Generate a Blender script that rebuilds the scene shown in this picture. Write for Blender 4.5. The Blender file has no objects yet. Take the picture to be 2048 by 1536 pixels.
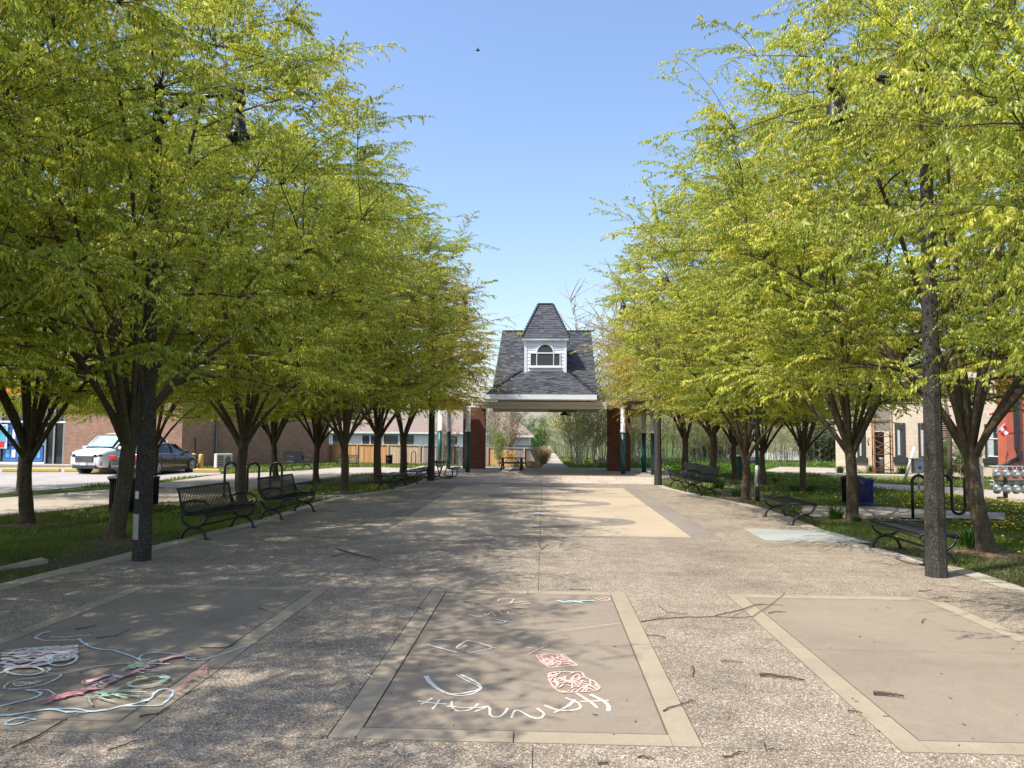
import bpy, math, random
import numpy as np
from mathutils import Vector, Matrix

S = bpy.context.scene
COL = S.collection
PI = math.pi
R = math.radians

# ------------------------------------------------------------------ camera
CAM_H = 2.1
F_PX = 1540.0
cam_d = bpy.data.cameras.new('camera')
cam = bpy.data.objects.new('camera', cam_d)
COL.objects.link(cam)
cam_d.sensor_width = 36.0
cam_d.lens = 36.0 * F_PX / 2048.0
cam_d.clip_end = 3000
cam_d.clip_start = 0.05
CAMM = (Matrix.Rotation(R(2.38), 4, 'Z') @ Matrix.Rotation(R(90 + 3.49), 4, 'X') @ Matrix.Rotation(R(0.45), 4, 'Z'))
CAMM.translation = (0, 0, CAM_H)
cam.matrix_world = CAMM
S.camera = cam

# ------------------------------------------------------------------ world and sun
SUN_EL = R(58)
SUN_H = Vector((-0.83, -0.56)).normalized()
to_sun = Vector((SUN_H.x * math.cos(SUN_EL), SUN_H.y * math.cos(SUN_EL), math.sin(SUN_EL)))
w = bpy.data.worlds.new('World'); S.world = w; w.use_nodes = True
nt = w.node_tree; nt.nodes.clear()
sky = nt.nodes.new('ShaderNodeTexSky'); sky.sky_type = 'NISHITA'; sky.sun_disc = False
sky.sun_elevation = SUN_EL
sky.sun_rotation = math.atan2(SUN_H.x, SUN_H.y) % (2 * PI)
sky.air_density = 1.35; sky.dust_density = 1.8; sky.ozone_density = 2.8; sky.altitude = 100
bg = nt.nodes.new('ShaderNodeBackground'); bg.inputs[1].default_value = 0.145
wo = nt.nodes.new('ShaderNodeOutputWorld')
tn = nt.nodes.new('ShaderNodeMix'); tn.data_type = 'RGBA'; tn.blend_type = 'MULTIPLY'; tn.inputs[0].default_value = 1; tn.inputs[7].default_value = (.965, .965, 1.06, 1)
nt.links.new(sky.outputs[0], tn.inputs[6]); nt.links.new(tn.outputs[2], bg.inputs[0]); nt.links.new(bg.outputs[0], wo.inputs[0])
sd = bpy.data.lights.new('sun', 'SUN'); sd.energy = 4.0; sd.angle = R(0.55); sd.color = (1.0, 0.95, 0.86)
so = bpy.data.objects.new('sun', sd); COL.objects.link(so)
so.rotation_euler = to_sun.to_track_quat('Z', 'Y').to_euler()
so.location = (-20, -20, 40)
S.view_settings.view_transform = 'Standard'; S.view_settings.look = 'None'
S.view_settings.gamma = 1; S.view_settings.exposure = 0.70; S.view_settings.use_curve_mapping = False
S.render.engine = 'CYCLES'
S.cycles.max_bounces = 8; S.cycles.diffuse_bounces = 4; S.cycles.transmission_bounces = 6
S.cycles.glossy_bounces = 3; S.cycles.transparent_max_bounces = 12
S.cycles.use_denoising = True

# ------------------------------------------------------------------ survey: sight line to ground point
def ray(px, py):
    d = CAMM.to_3x3() @ Vector(((px - 1024) / F_PX, -(py - 768) / F_PX, -1.0))
    return d
def G(px, py, z=0.0):
    d = ray(px, py); t = (z - CAM_H) / d.z
    return Vector((d.x * t, d.y * t, z))
def AT(px, py, Y):
    d = ray(px, py); t = Y / d.y
    return Vector((d.x * t, Y, CAM_H + d.z * t))

# ------------------------------------------------------------------ materials
MATS = {}
class N:
    def __init__(s, name):
        s.m = bpy.data.materials.new(name); s.m.use_nodes = True
        s.t = s.m.node_tree; s.t.nodes.clear()
        s.out = s.new('ShaderNodeOutputMaterial')
        MATS[name] = s.m
    def new(s, typ, **kw):
        n = s.t.nodes.new(typ)
        for k, v in kw.items():
            setattr(n, k, v)
        return n
    def link(s, a, b): s.t.links.new(a, b)
    def pos(s, scale=(1, 1, 1), obj=False):
        mp = s.new('ShaderNodeMapping'); mp.inputs['Scale'].default_value = scale
        if obj:
            c = s.new('ShaderNodeTexCoord'); s.link(c.outputs['Object'], mp.inputs[0])
        else:
            g = s.new('ShaderNodeNewGeometry'); s.link(g.outputs['Position'], mp.inputs[0])
        return mp.outputs[0]
    def noise(s, vec, scale, detail=4, rough=.55, dist=0.0):
        n = s.new('ShaderNodeTexNoise'); n.inputs['Scale'].default_value = scale
        n.inputs['Detail'].default_value = detail; n.inputs['Roughness'].default_value = rough
        n.inputs['Distortion'].default_value = dist
        s.link(vec, n.inputs['Vector']); return n.outputs[0]
    def ramp(s, fac, stops, interp='LINEAR'):
        r = s.new('ShaderNodeValToRGB'); e = r.color_ramp.elements
        r.color_ramp.interpolation = interp
        while len(e) > 1: e.remove(e[-1])
        for i, (p, c) in enumerate(stops):
            if i == 0: e[0].position = p; e[0].color = (*c, 1)
            else:
                k = e.new(p); k.color = (*c, 1)
        s.link(fac, r.inputs[0]); return r.outputs[0]
    def mix(s, fac, a, b, mode='MIX'):
        m = s.new('ShaderNodeMix', data_type='RGBA', blend_type=mode)
        for sock, v in ((m.inputs[0], fac), (m.inputs[6], a), (m.inputs[7], b)):
            if isinstance(v, (int, float)): sock.default_value = v
            elif isinstance(v, tuple): sock.default_value = (*v, 1)
            else: s.link(v, sock)
        return m.outputs[2]
    def math(s, op, a, b=0.0):
        m = s.new('ShaderNodeMath', operation=op)
        for sock, v in ((m.inputs[0], a), (m.inputs[1], b)):
            if isinstance(v, (int, float)): sock.default_value = v
            else: s.link(v, sock)
        return m.outputs[0]
    def bump(s, h, strength=.3, dist=.01, normal=None):
        b = s.new('ShaderNodeBump'); b.inputs['Strength'].default_value = strength
        b.inputs['Distance'].default_value = dist; s.link(h, b.inputs['Height'])
        if normal is not None: s.link(normal, b.inputs['Normal'])
        return b.outputs[0]
    def bsdf(s, col, rough=.7, metal=0.0, normal=None, spec=None, coat=0):
        p = s.new('ShaderNodeBsdfPrincipled')
        if isinstance(col, tuple): p.inputs['Base Color'].default_value = (*col, 1)
        else: s.link(col, p.inputs['Base Color'])
        if isinstance(rough, (int, float)): p.inputs['Roughness'].default_value = rough
        else: s.link(rough, p.inputs['Roughness'])
        p.inputs['Metallic'].default_value = metal
        if spec is not None: p.inputs['Specular IOR Level'].default_value = spec
        if coat: p.inputs['Coat Weight'].default_value = coat; p.inputs['Coat Roughness'].default_value = .05
        if normal is not None: s.link(normal, p.inputs['Normal'])
        return p.outputs[0]
    def done(s, sh): s.link(sh, s.out.inputs[0]); return s.m

def mul(c, k): return tuple(x * k for x in c)

def simple(name, col, rough=.6, metal=0.0, var=.15, scale=6, bump=0.0, spec=None, coat=0, obj=True):
    n = N(name); v = n.pos(obj=obj)
    f = n.noise(v, scale, 5, .6)
    c = n.ramp(f, [(.3, mul(col, 1 - var)), (.7, mul(col, 1 + var))])
    nm = None
    if bump: nm = n.bump(n.noise(v, scale * 12, 3), bump, .01)
    rg = rough
    if var > 0:
        rr = n.new('ShaderNodeMapRange'); rr.inputs[3].default_value = max(0, rough - .08); rr.inputs[4].default_value = min(1, rough + .1)
        n.link(f, rr.inputs[0]); rg = rr.outputs[0]
    return n.done(n.bsdf(c, rg, metal, nm, spec, coat))

def aggregate(name, pal, mortar, scale=70, tint=(1, 1, 1), bump=.6):
    n = N(name); v = n.pos()
    vo = n.new('ShaderNodeTexVoronoi'); vo.inputs['Scale'].default_value = scale; n.link(v, vo.inputs['Vector'])
    ve = n.new('ShaderNodeTexVoronoi', feature='DISTANCE_TO_EDGE'); ve.inputs['Scale'].default_value = scale; n.link(v, ve.inputs['Vector'])
    sep = n.new('ShaderNodeSeparateColor'); n.link(vo.outputs['Color'], sep.inputs[0])
    c = n.ramp(sep.outputs[0], pal, 'CONSTANT')
    edge = n.new('ShaderNodeMapRange'); edge.inputs[1].default_value = .03; edge.inputs[2].default_value = .16
    n.link(ve.outputs['Distance'], edge.inputs[0])
    c = n.mix(edge.outputs[0], mortar, c)
    big = n.noise(v, .55, 5, .65)
    big2 = n.noise(v, 3.2, 4, .6)
    g = n.ramp(big, [(.3, mul(tint, .64)), (.5, mul(tint, .90)), (.7, mul(tint, 1.03))])
    c = n.mix(1.0, c, g, 'MULTIPLY')
    c = n.mix(.5, c, n.ramp(big2, [(.35, (.66, .64, .62)), (.65, (1.1, 1.1, 1.1))]), 'MULTIPLY')
    nm = n.bump(edge.outputs[0], bump, .006)
    return n.done(n.bsdf(c, .8, 0, nm, .3))

def concrete(name, col, var=.14, stain=.35, bump=.25, fine=60):
    n = N(name); v = n.pos()
    a = n.noise(v, .8, 6, .7); b = n.noise(v, 7, 5, .6); f = n.noise(v, fine, 3, .7)
    c = n.ramp(a, [(.28, mul(col, 1 - var)), (.72, mul(col, 1 + var))])
    c = n.mix(stain, c, n.ramp(b, [(.3, mul(col, .82)), (.68, mul(col, 1.12))]))
    c = n.mix(.6, c, n.ramp(f, [(.3, (.82, .82, .82)), (.7, (1.12, 1.12, 1.12))]), 'MULTIPLY')
    st_ = n.noise(v, .35, 3, .6, .8)
    c = n.mix(.7, c, n.ramp(st_, [(.35, (.80, .80, .79)), (.5, (1.0, 1.0, 1.0)), (.68, (1.10, 1.09, 1.08))]), 'MULTIPLY')
    # hairline dirt
    d = n.noise(v, 2.3, 8, .75, 1.5)
    c = n.mix(n.ramp(d, [(.56, (0, 0, 0)), (.70, (.45, .45, .45))]), c, mul(col, .62))
    nm = n.bump(f, bump, .004)
    return n.done(n.bsdf(c, .85, 0, nm, .25))

aggregate('pebble_paving', [(0, (.56, .46, .34)), (.2, (.39, .30, .22)), (.38, (.70, .61, .48)), (.56, (.27, .21, .16)), (.68, (.50, .38, .27)), (.85, (.76, .69, .58)), (.93, (.18, .15, .12))], (.22, .18, .14), 74)
aggregate('speckled_pole', [(0, (.05, .045, .04)), (.3, (.12, .11, .095)), (.5, (.035, .03, .03)), (.74, (.20, .18, .15)), (.86, (.07, .06, .05))], (.05, .045, .04), 85, bump=.5)
concrete('panel_concrete', (.27, .222, .17), .11, .35, .15, 40)
concrete('border_concrete', (.35, .29, .21), .1, .35, .35, 45)
concrete('beige_concrete', (.43, .35, .25), .10, .3, .2, 30)
concrete('grey_band', (.25, .215, .18), .1, .3, .25, 40)
concrete('pale_concrete', (.42, .36, .295), .1, .3, .2, 30)
concrete('edge_concrete', (.42, .37, .30), .12, .4, .3, 40)
concrete('blue_chalk_patch', (.36, .37, .35), .12, .5, .2, 30)
concrete('asphalt_lot', (.40, .365, .335), .08, .4, .3, 50)
concrete('curb_yellow', (.62, .44, .14), .1, .3, .2, 40)
concrete('joint_dark', (.10, .085, .065), .2, .3, .2, 40)
concrete('block_wall', (.62, .53, .41), .08, .3, .3, 20)
concrete('red_wall', (.60, .17, .11), .05, .2, .1, 20)
simple('black_metal', (.008, .010, .011), .38, .0, .25, 9, .05, .5)
simple('dark_metal', (.03, .033, .035), .4, .6, .2, 9)
simple('steel_plate', (.33, .35, .37), .45, .7, .12, 9)
simple('galvanised', (.30, .32, .34), .5, .3, .14, 12)
simple('green_steel', (.006, .085, .085), .4, 0, .12, 4, 0, .5)
simple('green_paint', (.02, .10, .06), .45, 0, .15, 6)
simple('white_paint', (.78, .79, .80), .5, 0, .04, 3)
simple('beam_paint', (.50, .47, .40), .6, 0, .06, 3)
simple('dark_glass', (.02, .025, .03), .06, 0, .1, 2, 0, .8)
simple('window_glass', (.05, .06, .07), .05, 0, .3, 1.2, 0, .9)
simple('blue_paint', (.012, .035, .30), .4, 0, .12, 5, 0, .5)
simple('rust_metal', (.28, .11, .045), .8, .1, .35, 14, .3)
simple('brown_plank', (.12, .065, .035), .6, 0, .3, 12, .2)
simple('twig_bark', (.09, .06, .045), .85, 0, .3, 30, .3)
simple('rubber', (.02, .02, .02), .8, 0, .2, 20)
simple('rim_silver', (.5, .5, .5), .3, .8, .1, 9)
simple('car_white', (.78, .79, .80), .25, 0, .02, 2, 0, .5, .6)
simple('car_black', (.012, .012, .014), .2, 0, .02, 2, 0, .5, .8)
simple('tail_red', (.55, .015, .012), .2, 0, .05, 5)
simple('lamp_clear', (.55, .58, .6), .12, 0, .05, 5)
simple('sunshade_foil', (.33, .55, .54), .35, .1, .25, 8)
simple('ac_paint', (.58, .57, .54), .5, 0, .06, 8)
simple('boulder_stone', (.42, .31, .21), .9, 0, .35, 3, .5)
simple('dark_slate', (.05, .05, .055), .6, 0, .15, 8)
simple('trim_dark', (.035, .037, .042), .5, 0, .15, 8)
simple('orange_sign', (.85, .20, .03), .5, 0, .05, 4)
simple('poster_blue', (.05, .14, .42), .35, 0, .25, 2.5)
simple('poster_cyan', (.12, .42, .60), .35, 0, .25, 2.5)
simple('flag_red', (.70, .03, .03), .7, 0, .06, 8)
simple('flag_white', (.80, .80, .80), .7, 0, .04, 8)
simple('curtain', (.45, .50, .50), .8, 0, .2, 6)
simple('roof_brown', (.25, .185, .145), .9, 0, .22, 5, .3)
simple('siding_white', (.76, .76, .75), .6, 0, .05, 4)
simple('soil', (.17, .105, .065), .95, 0, .35, 9, .6, None, 0, False)
simple('dandelion', (.75, .52, .02), .7, 0, .1, 9)
simple('bird_dark', (.02, .02, .02), .8, 0, .1, 9)
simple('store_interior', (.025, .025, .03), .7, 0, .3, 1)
simple('chrome', (.6, .6, .62), .15, 1, .03, 3)
simple('plate_white', (.6, .64, .72), .4, 0, .05, 9)
simple('deck_wood', (.30, .26, .22), .8, 0, .2, 9, .2)

def chalk(name, col):
    n = N(name); v = n.pos()
    f = n.noise(v, 210, 3, .75)
    f2 = n.noise(v, 30, 4, .65)
    a = n.ramp(n.math('ADD', n.math('MULTIPLY', f, .7), n.math('MULTIPLY', f2, .4)), [(.36, (.0, .0, .0)), (.55, (1, 1, 1))])
    d = n.bsdf(col, .95, 0, None, .1)
    tr = n.new('ShaderNodeBsdfTransparent')
    mx = n.new('ShaderNodeMixShader'); n.link(a, mx.inputs[0]); n.link(tr.outputs[0], mx.inputs[1]); n.link(d, mx.inputs[2])
    return n.done(mx.outputs[0])
chalk('chalk_white', (.80, .77, .70)); chalk('chalk_cream', (.80, .73, .60)); chalk('chalk_pink', (.78, .50, .45))
chalk('chalk_blue', (.50, .64, .68)); chalk('chalk_green', (.38, .52, .38)); chalk('chalk_rose', (.52, .24, .26))
chalk('chalk_lilac', (.62, .52, .60)); chalk('chalk_yellow', (.72, .66, .30)); chalk('chalk_grey', (.45, .47, .52))

def grass_ground():
    n = N('lawn_soil'); v = n.pos()
    a = n.noise(v, .5, 6, .7); b = n.noise(v, 9, 6, .7); c3 = n.noise(v, 60, 3, .7)
    c = n.ramp(a, [(.32, (.06, .085, .02)), (.5, (.09, .13, .025)), (.62, (.13, .12, .05)), (.75, (.15, .11, .06))])
    c = n.mix(.55, c, n.ramp(b, [(.3, (.03, .055, .012)), (.55, (.075, .12, .02)), (.72, (.13, .12, .05))]))
    c = n.mix(.8, c, n.ramp(c3, [(.3, (.6, .6, .6)), (.7, (1.35, 1.35, 1.3))]), 'MULTIPLY')
    nm = n.bump(c3, .9, .03)
    return n.done(n.bsdf(c, .95, 0, nm, .1))
grass_ground()

def blade_mat(name, ca, cb, trans=.35):
    n = N(name)
    at = n.new('ShaderNodeAttribute'); at.attribute_name = 'tint'
    d = n.new('ShaderNodeBsdfDiffuse'); t = n.new('ShaderNodeBsdfTranslucent')
    n.link(at.outputs['Color'], d.inputs[0])
    c2 = n.mix(1.0, at.outputs['Color'], (1.22, 1.27, .75), 'MULTIPLY')
    n.link(c2, t.inputs[0])
    gl = n.new('ShaderNodeBsdfGlossy'); gl.inputs['Roughness'].default_value = .45; gl.inputs[0].default_value = (.5, .5, .5, 1)
    mx = n.new('ShaderNodeMixShader'); mx.inputs[0].default_value = trans
    n.link(d.outputs[0], mx.inputs[1]); n.link(t.outputs[0], mx.inputs[2])
    m2 = n.new('ShaderNodeMixShader'); m2.inputs[0].default_value = .05
    n.link(mx.outputs[0], m2.inputs[1]); n.link(gl.outputs[0], m2.inputs[2])
    return n.done(m2.outputs[0])
blade_mat('leaf', 0, 0, .5)
blade_mat('grass_blade', 0, 0, .3)

def bark(name, ca, cb):
    n = N(name); v = n.pos((1, 1, .35), True)
    a = n.noise(v, 3, 5, .65); v2 = n.pos((6, 6, 1.6), True)
    b = n.noise(v2, 4, 6, .7)
    c = n.ramp(a, [(.3, ca), (.7, cb)])
    c = n.mix(.65, c, n.ramp(b, [(.3, mul(ca, .6)), (.5, mul(cb, .95)), (.72, mul(cb, 1.45))]))
    v3 = n.pos((2, 2, 40), True)
    l = n.noise(v3, 1.5, 2)
    c = n.mix(.45, c, n.ramp(l, [(.4, (.62, .62, .62)), (.6, (1.2, 1.2, 1.2))]), 'MULTIPLY')
    return n.done(n.bsdf(c, .9, 0, n.bump(b, .6, .02), .15))
bark('bark', (.065, .05, .036), (.13, .105, .075))
bark('twig_wood', (.05, .035, .025), (.10, .07, .045))
bark('thicket_wood', (.34, .30, .23), (.52, .46, .36))

def brick_mat(name, c1, c2, mort, bw=.22, bh=.075):
    n = N(name)
    co = n.new('ShaderNodeTexCoord'); sp = n.new('ShaderNodeSeparateXYZ'); n.link(co.outputs['Object'], sp.inputs[0])
    s = n.math('ADD', sp.outputs[0], sp.outputs[1])
    cb = n.new('ShaderNodeCombineXYZ'); n.link(s, cb.inputs[0]); n.link(sp.outputs[2], cb.inputs[1])
    b = n.new('ShaderNodeTexBrick'); b.inputs['Scale'].default_value = 1; b.inputs['Brick Width'].default_value = bw
    b.inputs['Row Height'].default_value = bh; b.inputs['Mortar Size'].default_value = .006; b.inputs['Bias'].default_value = -.1
    b.inputs['Color1'].default_value = (*c1, 1); b.inputs['Color2'].default_value = (*c2, 1); b.inputs['Mortar'].default_value = (*mort, 1)
    n.link(cb.outputs[0], b.inputs['Vector'])
    v = n.pos(obj=True); f = n.noise(v, 1.2, 5, .7); f3 = n.noise(v, 14, 3, .7)
    c = n.mix(.7, b.outputs[0], n.ramp(f, [(.3, (.78, .78, .78)), (.7, (1.15, 1.15, 1.15))]), 'MULTIPLY')
    c = n.mix(.5, c, n.ramp(f3, [(.3, (.7, .7, .7)), (.7, (1.25, 1.2, 1.15))]), 'MULTIPLY')
    return n.done(n.bsdf(c, .88, 0, n.bump(b.outputs['Fac'], -.5, .01), .2))
brick_mat('store_brick', (.30, .17, .115), (.40, .24, .16), (.33, .25, .19))
brick_mat('pier_brick', (.135, .052, .036), (.20, .08, .052), (.15, .11, .09))
brick_mat('block_brick', (.60, .51, .39), (.66, .57, .45), (.48, .41, .32), .42, .21)

def rnd_mat(name, stops, rough=.85, bump=.3, bs=30, stretch=(1, 1, 1)):
    """colour picked per loose piece"""
    n = N(name); g = n.new('ShaderNodeNewGeometry'); o = n.new('ShaderNodeObjectInfo')
    f = n.math('FRACT', n.math('ADD', g.outputs['Random Per Island'], o.outputs['Random']))
    c = n.ramp(f, stops)
    v = n.pos(stretch, True); k = n.noise(v, bs, 4, .7)
    c = n.mix(.7, c, n.ramp(k, [(.3, (.72, .72, .72)), (.7, (1.25, 1.25, 1.25))]), 'MULTIPLY')
    return n.done(n.bsdf(c, rough, 0, n.bump(k, bump, .01), .2))
rnd_mat('shingle', [(0, (.055, .058, .066)), (.25, (.08, .085, .094)), (1, (.10, .105, .115))], .95, .4, 40)
rnd_mat('fence_new', [(0, (.42, .21, .08)), (.5, (.52, .29, .12)), (1, (.60, .38, .18))], .85, .3, 10, (8, 8, 1))
rnd_mat('fence_mid', [(0, (.36, .26, .18)), (.5, (.45, .33, .22)), (1, (.52, .40, .28))], .85, .3, 10, (8, 8, 1))
rnd_mat('fence_old', [(0, (.13, .115, .10)), (.5, (.24, .21, .19)), (1, (.36, .32, .28))], .9, .4, 10, (8, 8, 1))
rnd_mat('paver', [(0, (.46, .38, .30)), (.5, (.52, .43, .34)), (1, (.42, .35, .29))], .85, .3, 40)
rnd_mat('litter', [(0, (.10, .05, .03)), (.5, (.18, .10, .05)), (1, (.25, .17, .09))], .9, .2, 20)
M = MATS

# ------------------------------------------------------------------ object helpers
def tag(o, label=None, cat=None, group=None, kind=None, category=None):
    cat = cat or category
    if label: o['label'] = label
    if cat: o['category'] = cat
    if group: o['group'] = group
    if kind: o['kind'] = kind
    return o
def thing(name, label, cat, loc=(0, 0, 0), rz=0.0, group=None, scale=1.0):
    o = bpy.data.objects.new(name, None); COL.objects.link(o)
    o.location = loc; o.rotation_euler = (0, 0, rz); o.scale = (scale,) * 3
    o.empty_display_size = .2
    return tag(o, label, cat, group)
def copy_tree(o, parent=None):
    kids = list(o.children)
    c = o.copy(); COL.objects.link(c); c.parent = parent
    for ch in kids: copy_tree(ch, c)
    return c

class MB:
    """collects shapes into one mesh; mats are material slots"""
    def __init__(s, *mats):
        s.v = []; s.f = []; s.mi = []; s.mats = mats; s.smooth = []
    def add(s, verts, faces, mi=0, smooth=False, M4=None):
        b = len(s.v)
        for p in verts:
            p = Vector(p)
            if M4 is not None: p = M4 @ p
            s.v.append(tuple(p))
        for f in faces:
            s.f.append(tuple(b + i for i in f)); s.mi.append(mi); s.smooth.append(smooth)
        return s
    def box(s, c, d, mi=0, rz=0.0, M4=None):
        hx, hy, hz = d[0] / 2, d[1] / 2, d[2] / 2
        vs = [(x, y, z) for z in (-hz, hz) for x, y in ((-hx, -hy), (hx, -hy), (hx, hy), (-hx, hy))]
        m = Matrix.Translation(c) @ Matrix.Rotation(rz, 4, 'Z')
        if M4 is not None: m = M4 @ m
        return s.add(vs, [(3, 2, 1, 0), (4, 5, 6, 7), (0, 1, 5, 4), (1, 2, 6, 5), (2, 3, 7, 6), (3, 0, 4, 7)], mi, False, m)
    def bbox(s, a, b, mi=0, M4=None):
        return s.box(((a[0] + b[0]) / 2, (a[1] + b[1]) / 2, (a[2] + b[2]) / 2), (abs(b[0] - a[0]), abs(b[1] - a[1]), abs(b[2] - a[2])), mi, 0, M4)
    def tube(s, pts, r, n=8, mi=0, smooth=True, M4=None, caps=True, squash=None):
        pts = [Vector(p) for p in pts]; k = len(pts)
        rs = r if isinstance(r, (list, tuple)) else [r] * k
        vs = []; up = None
        for i, p in enumerate(pts):
            t = (pts[min(i + 1, k - 1)] - pts[max(i - 1, 0)]).normalized()
            if up is None:
                a = Vector((0, 0, 1)) if abs(t.z) < .9 else Vector((1, 0, 0))
                up = (a - t * a.dot(t)).normalized()
            else:
                up = (up - t * up.dot(t)).normalized()
            sd = t.cross(up)
            for j in range(n):
                an = 2 * PI * (j + .5) / n
                q = up * math.cos(an) * rs[i] + sd * math.sin(an) * rs[i] * (squash or 1)
                vs.append(p + q)
        fs = []
        for i in range(k - 1):
            for j in range(n):
                a = i * n + j; b = i * n + (j + 1) % n
                fs.append((a, b, b + n, a + n))
        if caps:
            fs.append(tuple(range(n - 1, -1, -1))); fs.append(tuple((k - 1) * n + j for j in range(n)))
        return s.add(vs, fs, mi, smooth, M4)
    def lathe(s, prof, n=16, mi=0, c=(0, 0, 0), smooth=True, M4=None):
        vs = []; fs = []
        for (r, z) in prof:
            for j in range(n):
                a = 2 * PI * j / n
                vs.append((c[0] + r * math.cos(a), c[1] + r * math.sin(a), c[2] + z))
        for i in range(len(prof) - 1):
            for j in range(n):
                a = i * n + j; b = i * n + (j + 1) % n
                fs.append((a, b, b + n, a + n))
        fs.append(tuple(range(n - 1, -1, -1))); fs.append(tuple((len(prof) - 1) * n + j for j in range(n)))
        return s.add(vs, fs, mi, smooth, M4)
    def prism(s, poly, z0, z1, mi=0, M4=None):
        k = len(poly)
        vs = [(p[0], p[1], z0) for p in poly] + [(p[0], p[1], z1) for p in poly]
        fs = [tuple(range(k - 1, -1, -1)), tuple(range(k, 2 * k))] + [(i, (i + 1) % k, k + (i + 1) % k, k + i) for i in range(k)]
        return s.add(vs, fs, mi, False, M4)
    def slabq(s, q, th, mi=0):
        """quad q (4 points, counter-clockwise seen from outside) given thickness inward"""
        q = [Vector(p) for p in q]
        n = (q[1] - q[0]).cross(q[3] - q[0]).normalized()
        vs = q + [p - n * th for p in q]
        return s.add(vs, [(0, 1, 2, 3), (7, 6, 5, 4), (0, 4, 5, 1), (1, 5, 6, 2), (2, 6, 7, 3), (3, 7, 4, 0)], mi)
    def build(s, name, parent=None, bevel=0.0, **tags):
        me = bpy.data.meshes.new(name)
        me.from_pydata(s.v, [], s.f)
        for m in s.mats: me.materials.append(M[m])
        me.polygons.foreach_set('material_index', s.mi)
        me.polygons.foreach_set('use_smooth', s.smooth)
        me.update()
        o = bpy.data.objects.new(name, me); COL.objects.link(o)
        if parent is not None: o.parent = parent
        if bevel:
            b = o.modifiers.new('bevel', 'BEVEL'); b.width = bevel; b.segments = 1; b.limit_method = 'ANGLE'
        return tag(o, **tags)

def np_mesh(name, V, F, mats, mi=None, tint=None, smooth=False, parent=None, **tags):
    """V (n,3) F (m,k) numpy"""
    me = bpy.data.meshes.new(name)
    k = F.shape[1]
    me.vertices.add(len(V)); me.vertices.foreach_set('co', V.astype(np.float32).ravel())
    me.loops.add(F.size); me.loops.foreach_set('vertex_index', F.astype(np.int32).ravel())
    me.polygons.add(len(F))
    me.polygons.foreach_set('loop_start', np.arange(0, F.size, k, dtype=np.int32))
    for m in mats: me.materials.append(M[m])
    if mi is not None: me.polygons.foreach_set('material_index', mi.astype(np.int32))
    me.polygons.foreach_set('use_smooth', np.full(len(F), smooth, dtype=bool) if not isinstance(smooth, np.ndarray) else smooth)
    if tint is not None:
        at = me.attributes.new('tint', 'FLOAT_COLOR', 'FACE')
        at.data.foreach_set('color', np.hstack([tint, np.ones((len(tint), 1))]).astype(np.float32).ravel())
    me.update(calc_edges=True)
    if parent == 'mesh': return me
    o = bpy.data.objects.new(name, me); COL.objects.link(o)
    if parent is not None: o.parent = parent
    return tag(o, **tags)

def place_mesh(name, me, parent=None, **tags):
    o = bpy.data.objects.new(name, me); COL.objects.link(o)
    if parent is not None: o.parent = parent
    return tag(o, **tags)

def inpoly(P, poly):
    x = P[:, 0]; y = P[:, 1]; ins = np.zeros(len(P), bool)
    n = len(poly)
    for i in range(n):
        x0, y0 = poly[i][0], poly[i][1]; x1, y1 = poly[(i + 1) % n][0], poly[(i + 1) % n][1]
        c = ((y0 > y) != (y1 > y)) & (x < (x1 - x0) * (y - y0) / (y1 - y0 + 1e-12) + x0)
        ins ^= c
    return ins
# ================================================================== GROUND
def g2(*pts): return [(G(x, y).x, G(x, y).y) for x, y in pts]
MB('lawn_soil').bbox((-700, -60, -.30), (700, 1500, -.035)).build('lawn_ground', kind='structure')
LEFT_EDGE = g2((0, 1168), (130, 1135), (250, 1108), (340, 1082), (480, 1050), (560, 1027), (640, 1001), (700, 990), (770, 981), (810, 972), (850, 958))
RIGHT_EDGE = g2((2048, 1176), (1940, 1140), (1852, 1128), (1793, 1104), (1730, 1094), (1624, 1051), (1560, 1026), (1480, 1004), (1400, 990), (1330, 974), (1312, 958))
LEFT_EDGE = [(-7.9, 3.0)] + LEFT_EDGE + [(-6.0, 37.2)]
RIGHT_EDGE = [(7.2, 3.0)] + RIGHT_EDGE + [(6.4, 37.2)]
def edge_x(E, y):
    E = sorted(E, key=lambda p: p[1])
    return float(np.interp(y, [p[1] for p in E], [p[0] for p in E]))
PL0, PL1 = 3.2, 36.9
MB('joint_dark').bbox((-9.5, PL0, -.04), (9, PL1, -.028)).build('paving_bed', kind='structure')

plaza = thing('plaza_paving', 'pebble-finished concrete plaza with plain and beige inset panels', 'paving')
del plaza['category']; plaza['kind'] = 'structure'
def strip_slab(name, x0, x1, y0, y1, mat, top=0.0, gap=.0028, inset=0.32, bed=-.03, step=.6):
    ys = [y0 + gap] + [y for y in np.arange(math.ceil(y0 / step) * step, y1, step) if y0 + gap + .05 < y < y1 - gap - .05] + [y1 - gap]
    Ls = []; Rs = []
    for y in ys:
        l = max(x0 + gap, edge_x(LEFT_EDGE, y) + inset); r = min(x1 - gap, edge_x(RIGHT_EDGE, y) - inset)
        if r - l > .02: Ls.append((l, y)); Rs.append((r, y))
    if len(Ls) < 2: return
    m = MB(mat); k = len(Ls)
    vs = [(x, y, z) for z in (top, bed) for (x, y) in Ls + Rs]
    T = 2 * k; fs = []
    for i in range(k - 1):
        fs.append((i, k + i, k + i + 1, i + 1))
        fs.append((i + 1, T + i + 1, T + i, i)); fs.append((k + i, T + k + i, T + k + i + 1, k + i + 1))
    fs.append((0, T, T + k, k)); fs.append((k - 1, 2 * k - 1, T + 2 * k - 1, T + k - 1))
    m.add(vs, fs)
    return m.build(name, plaza)
PX = [-5.43, -2.82, -1.47, 1.08, 2.38, 5.04]
PZ0, PZM, PZ1 = 5.33, 7.75, 10.3
BIG = (-20, 20)
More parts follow.
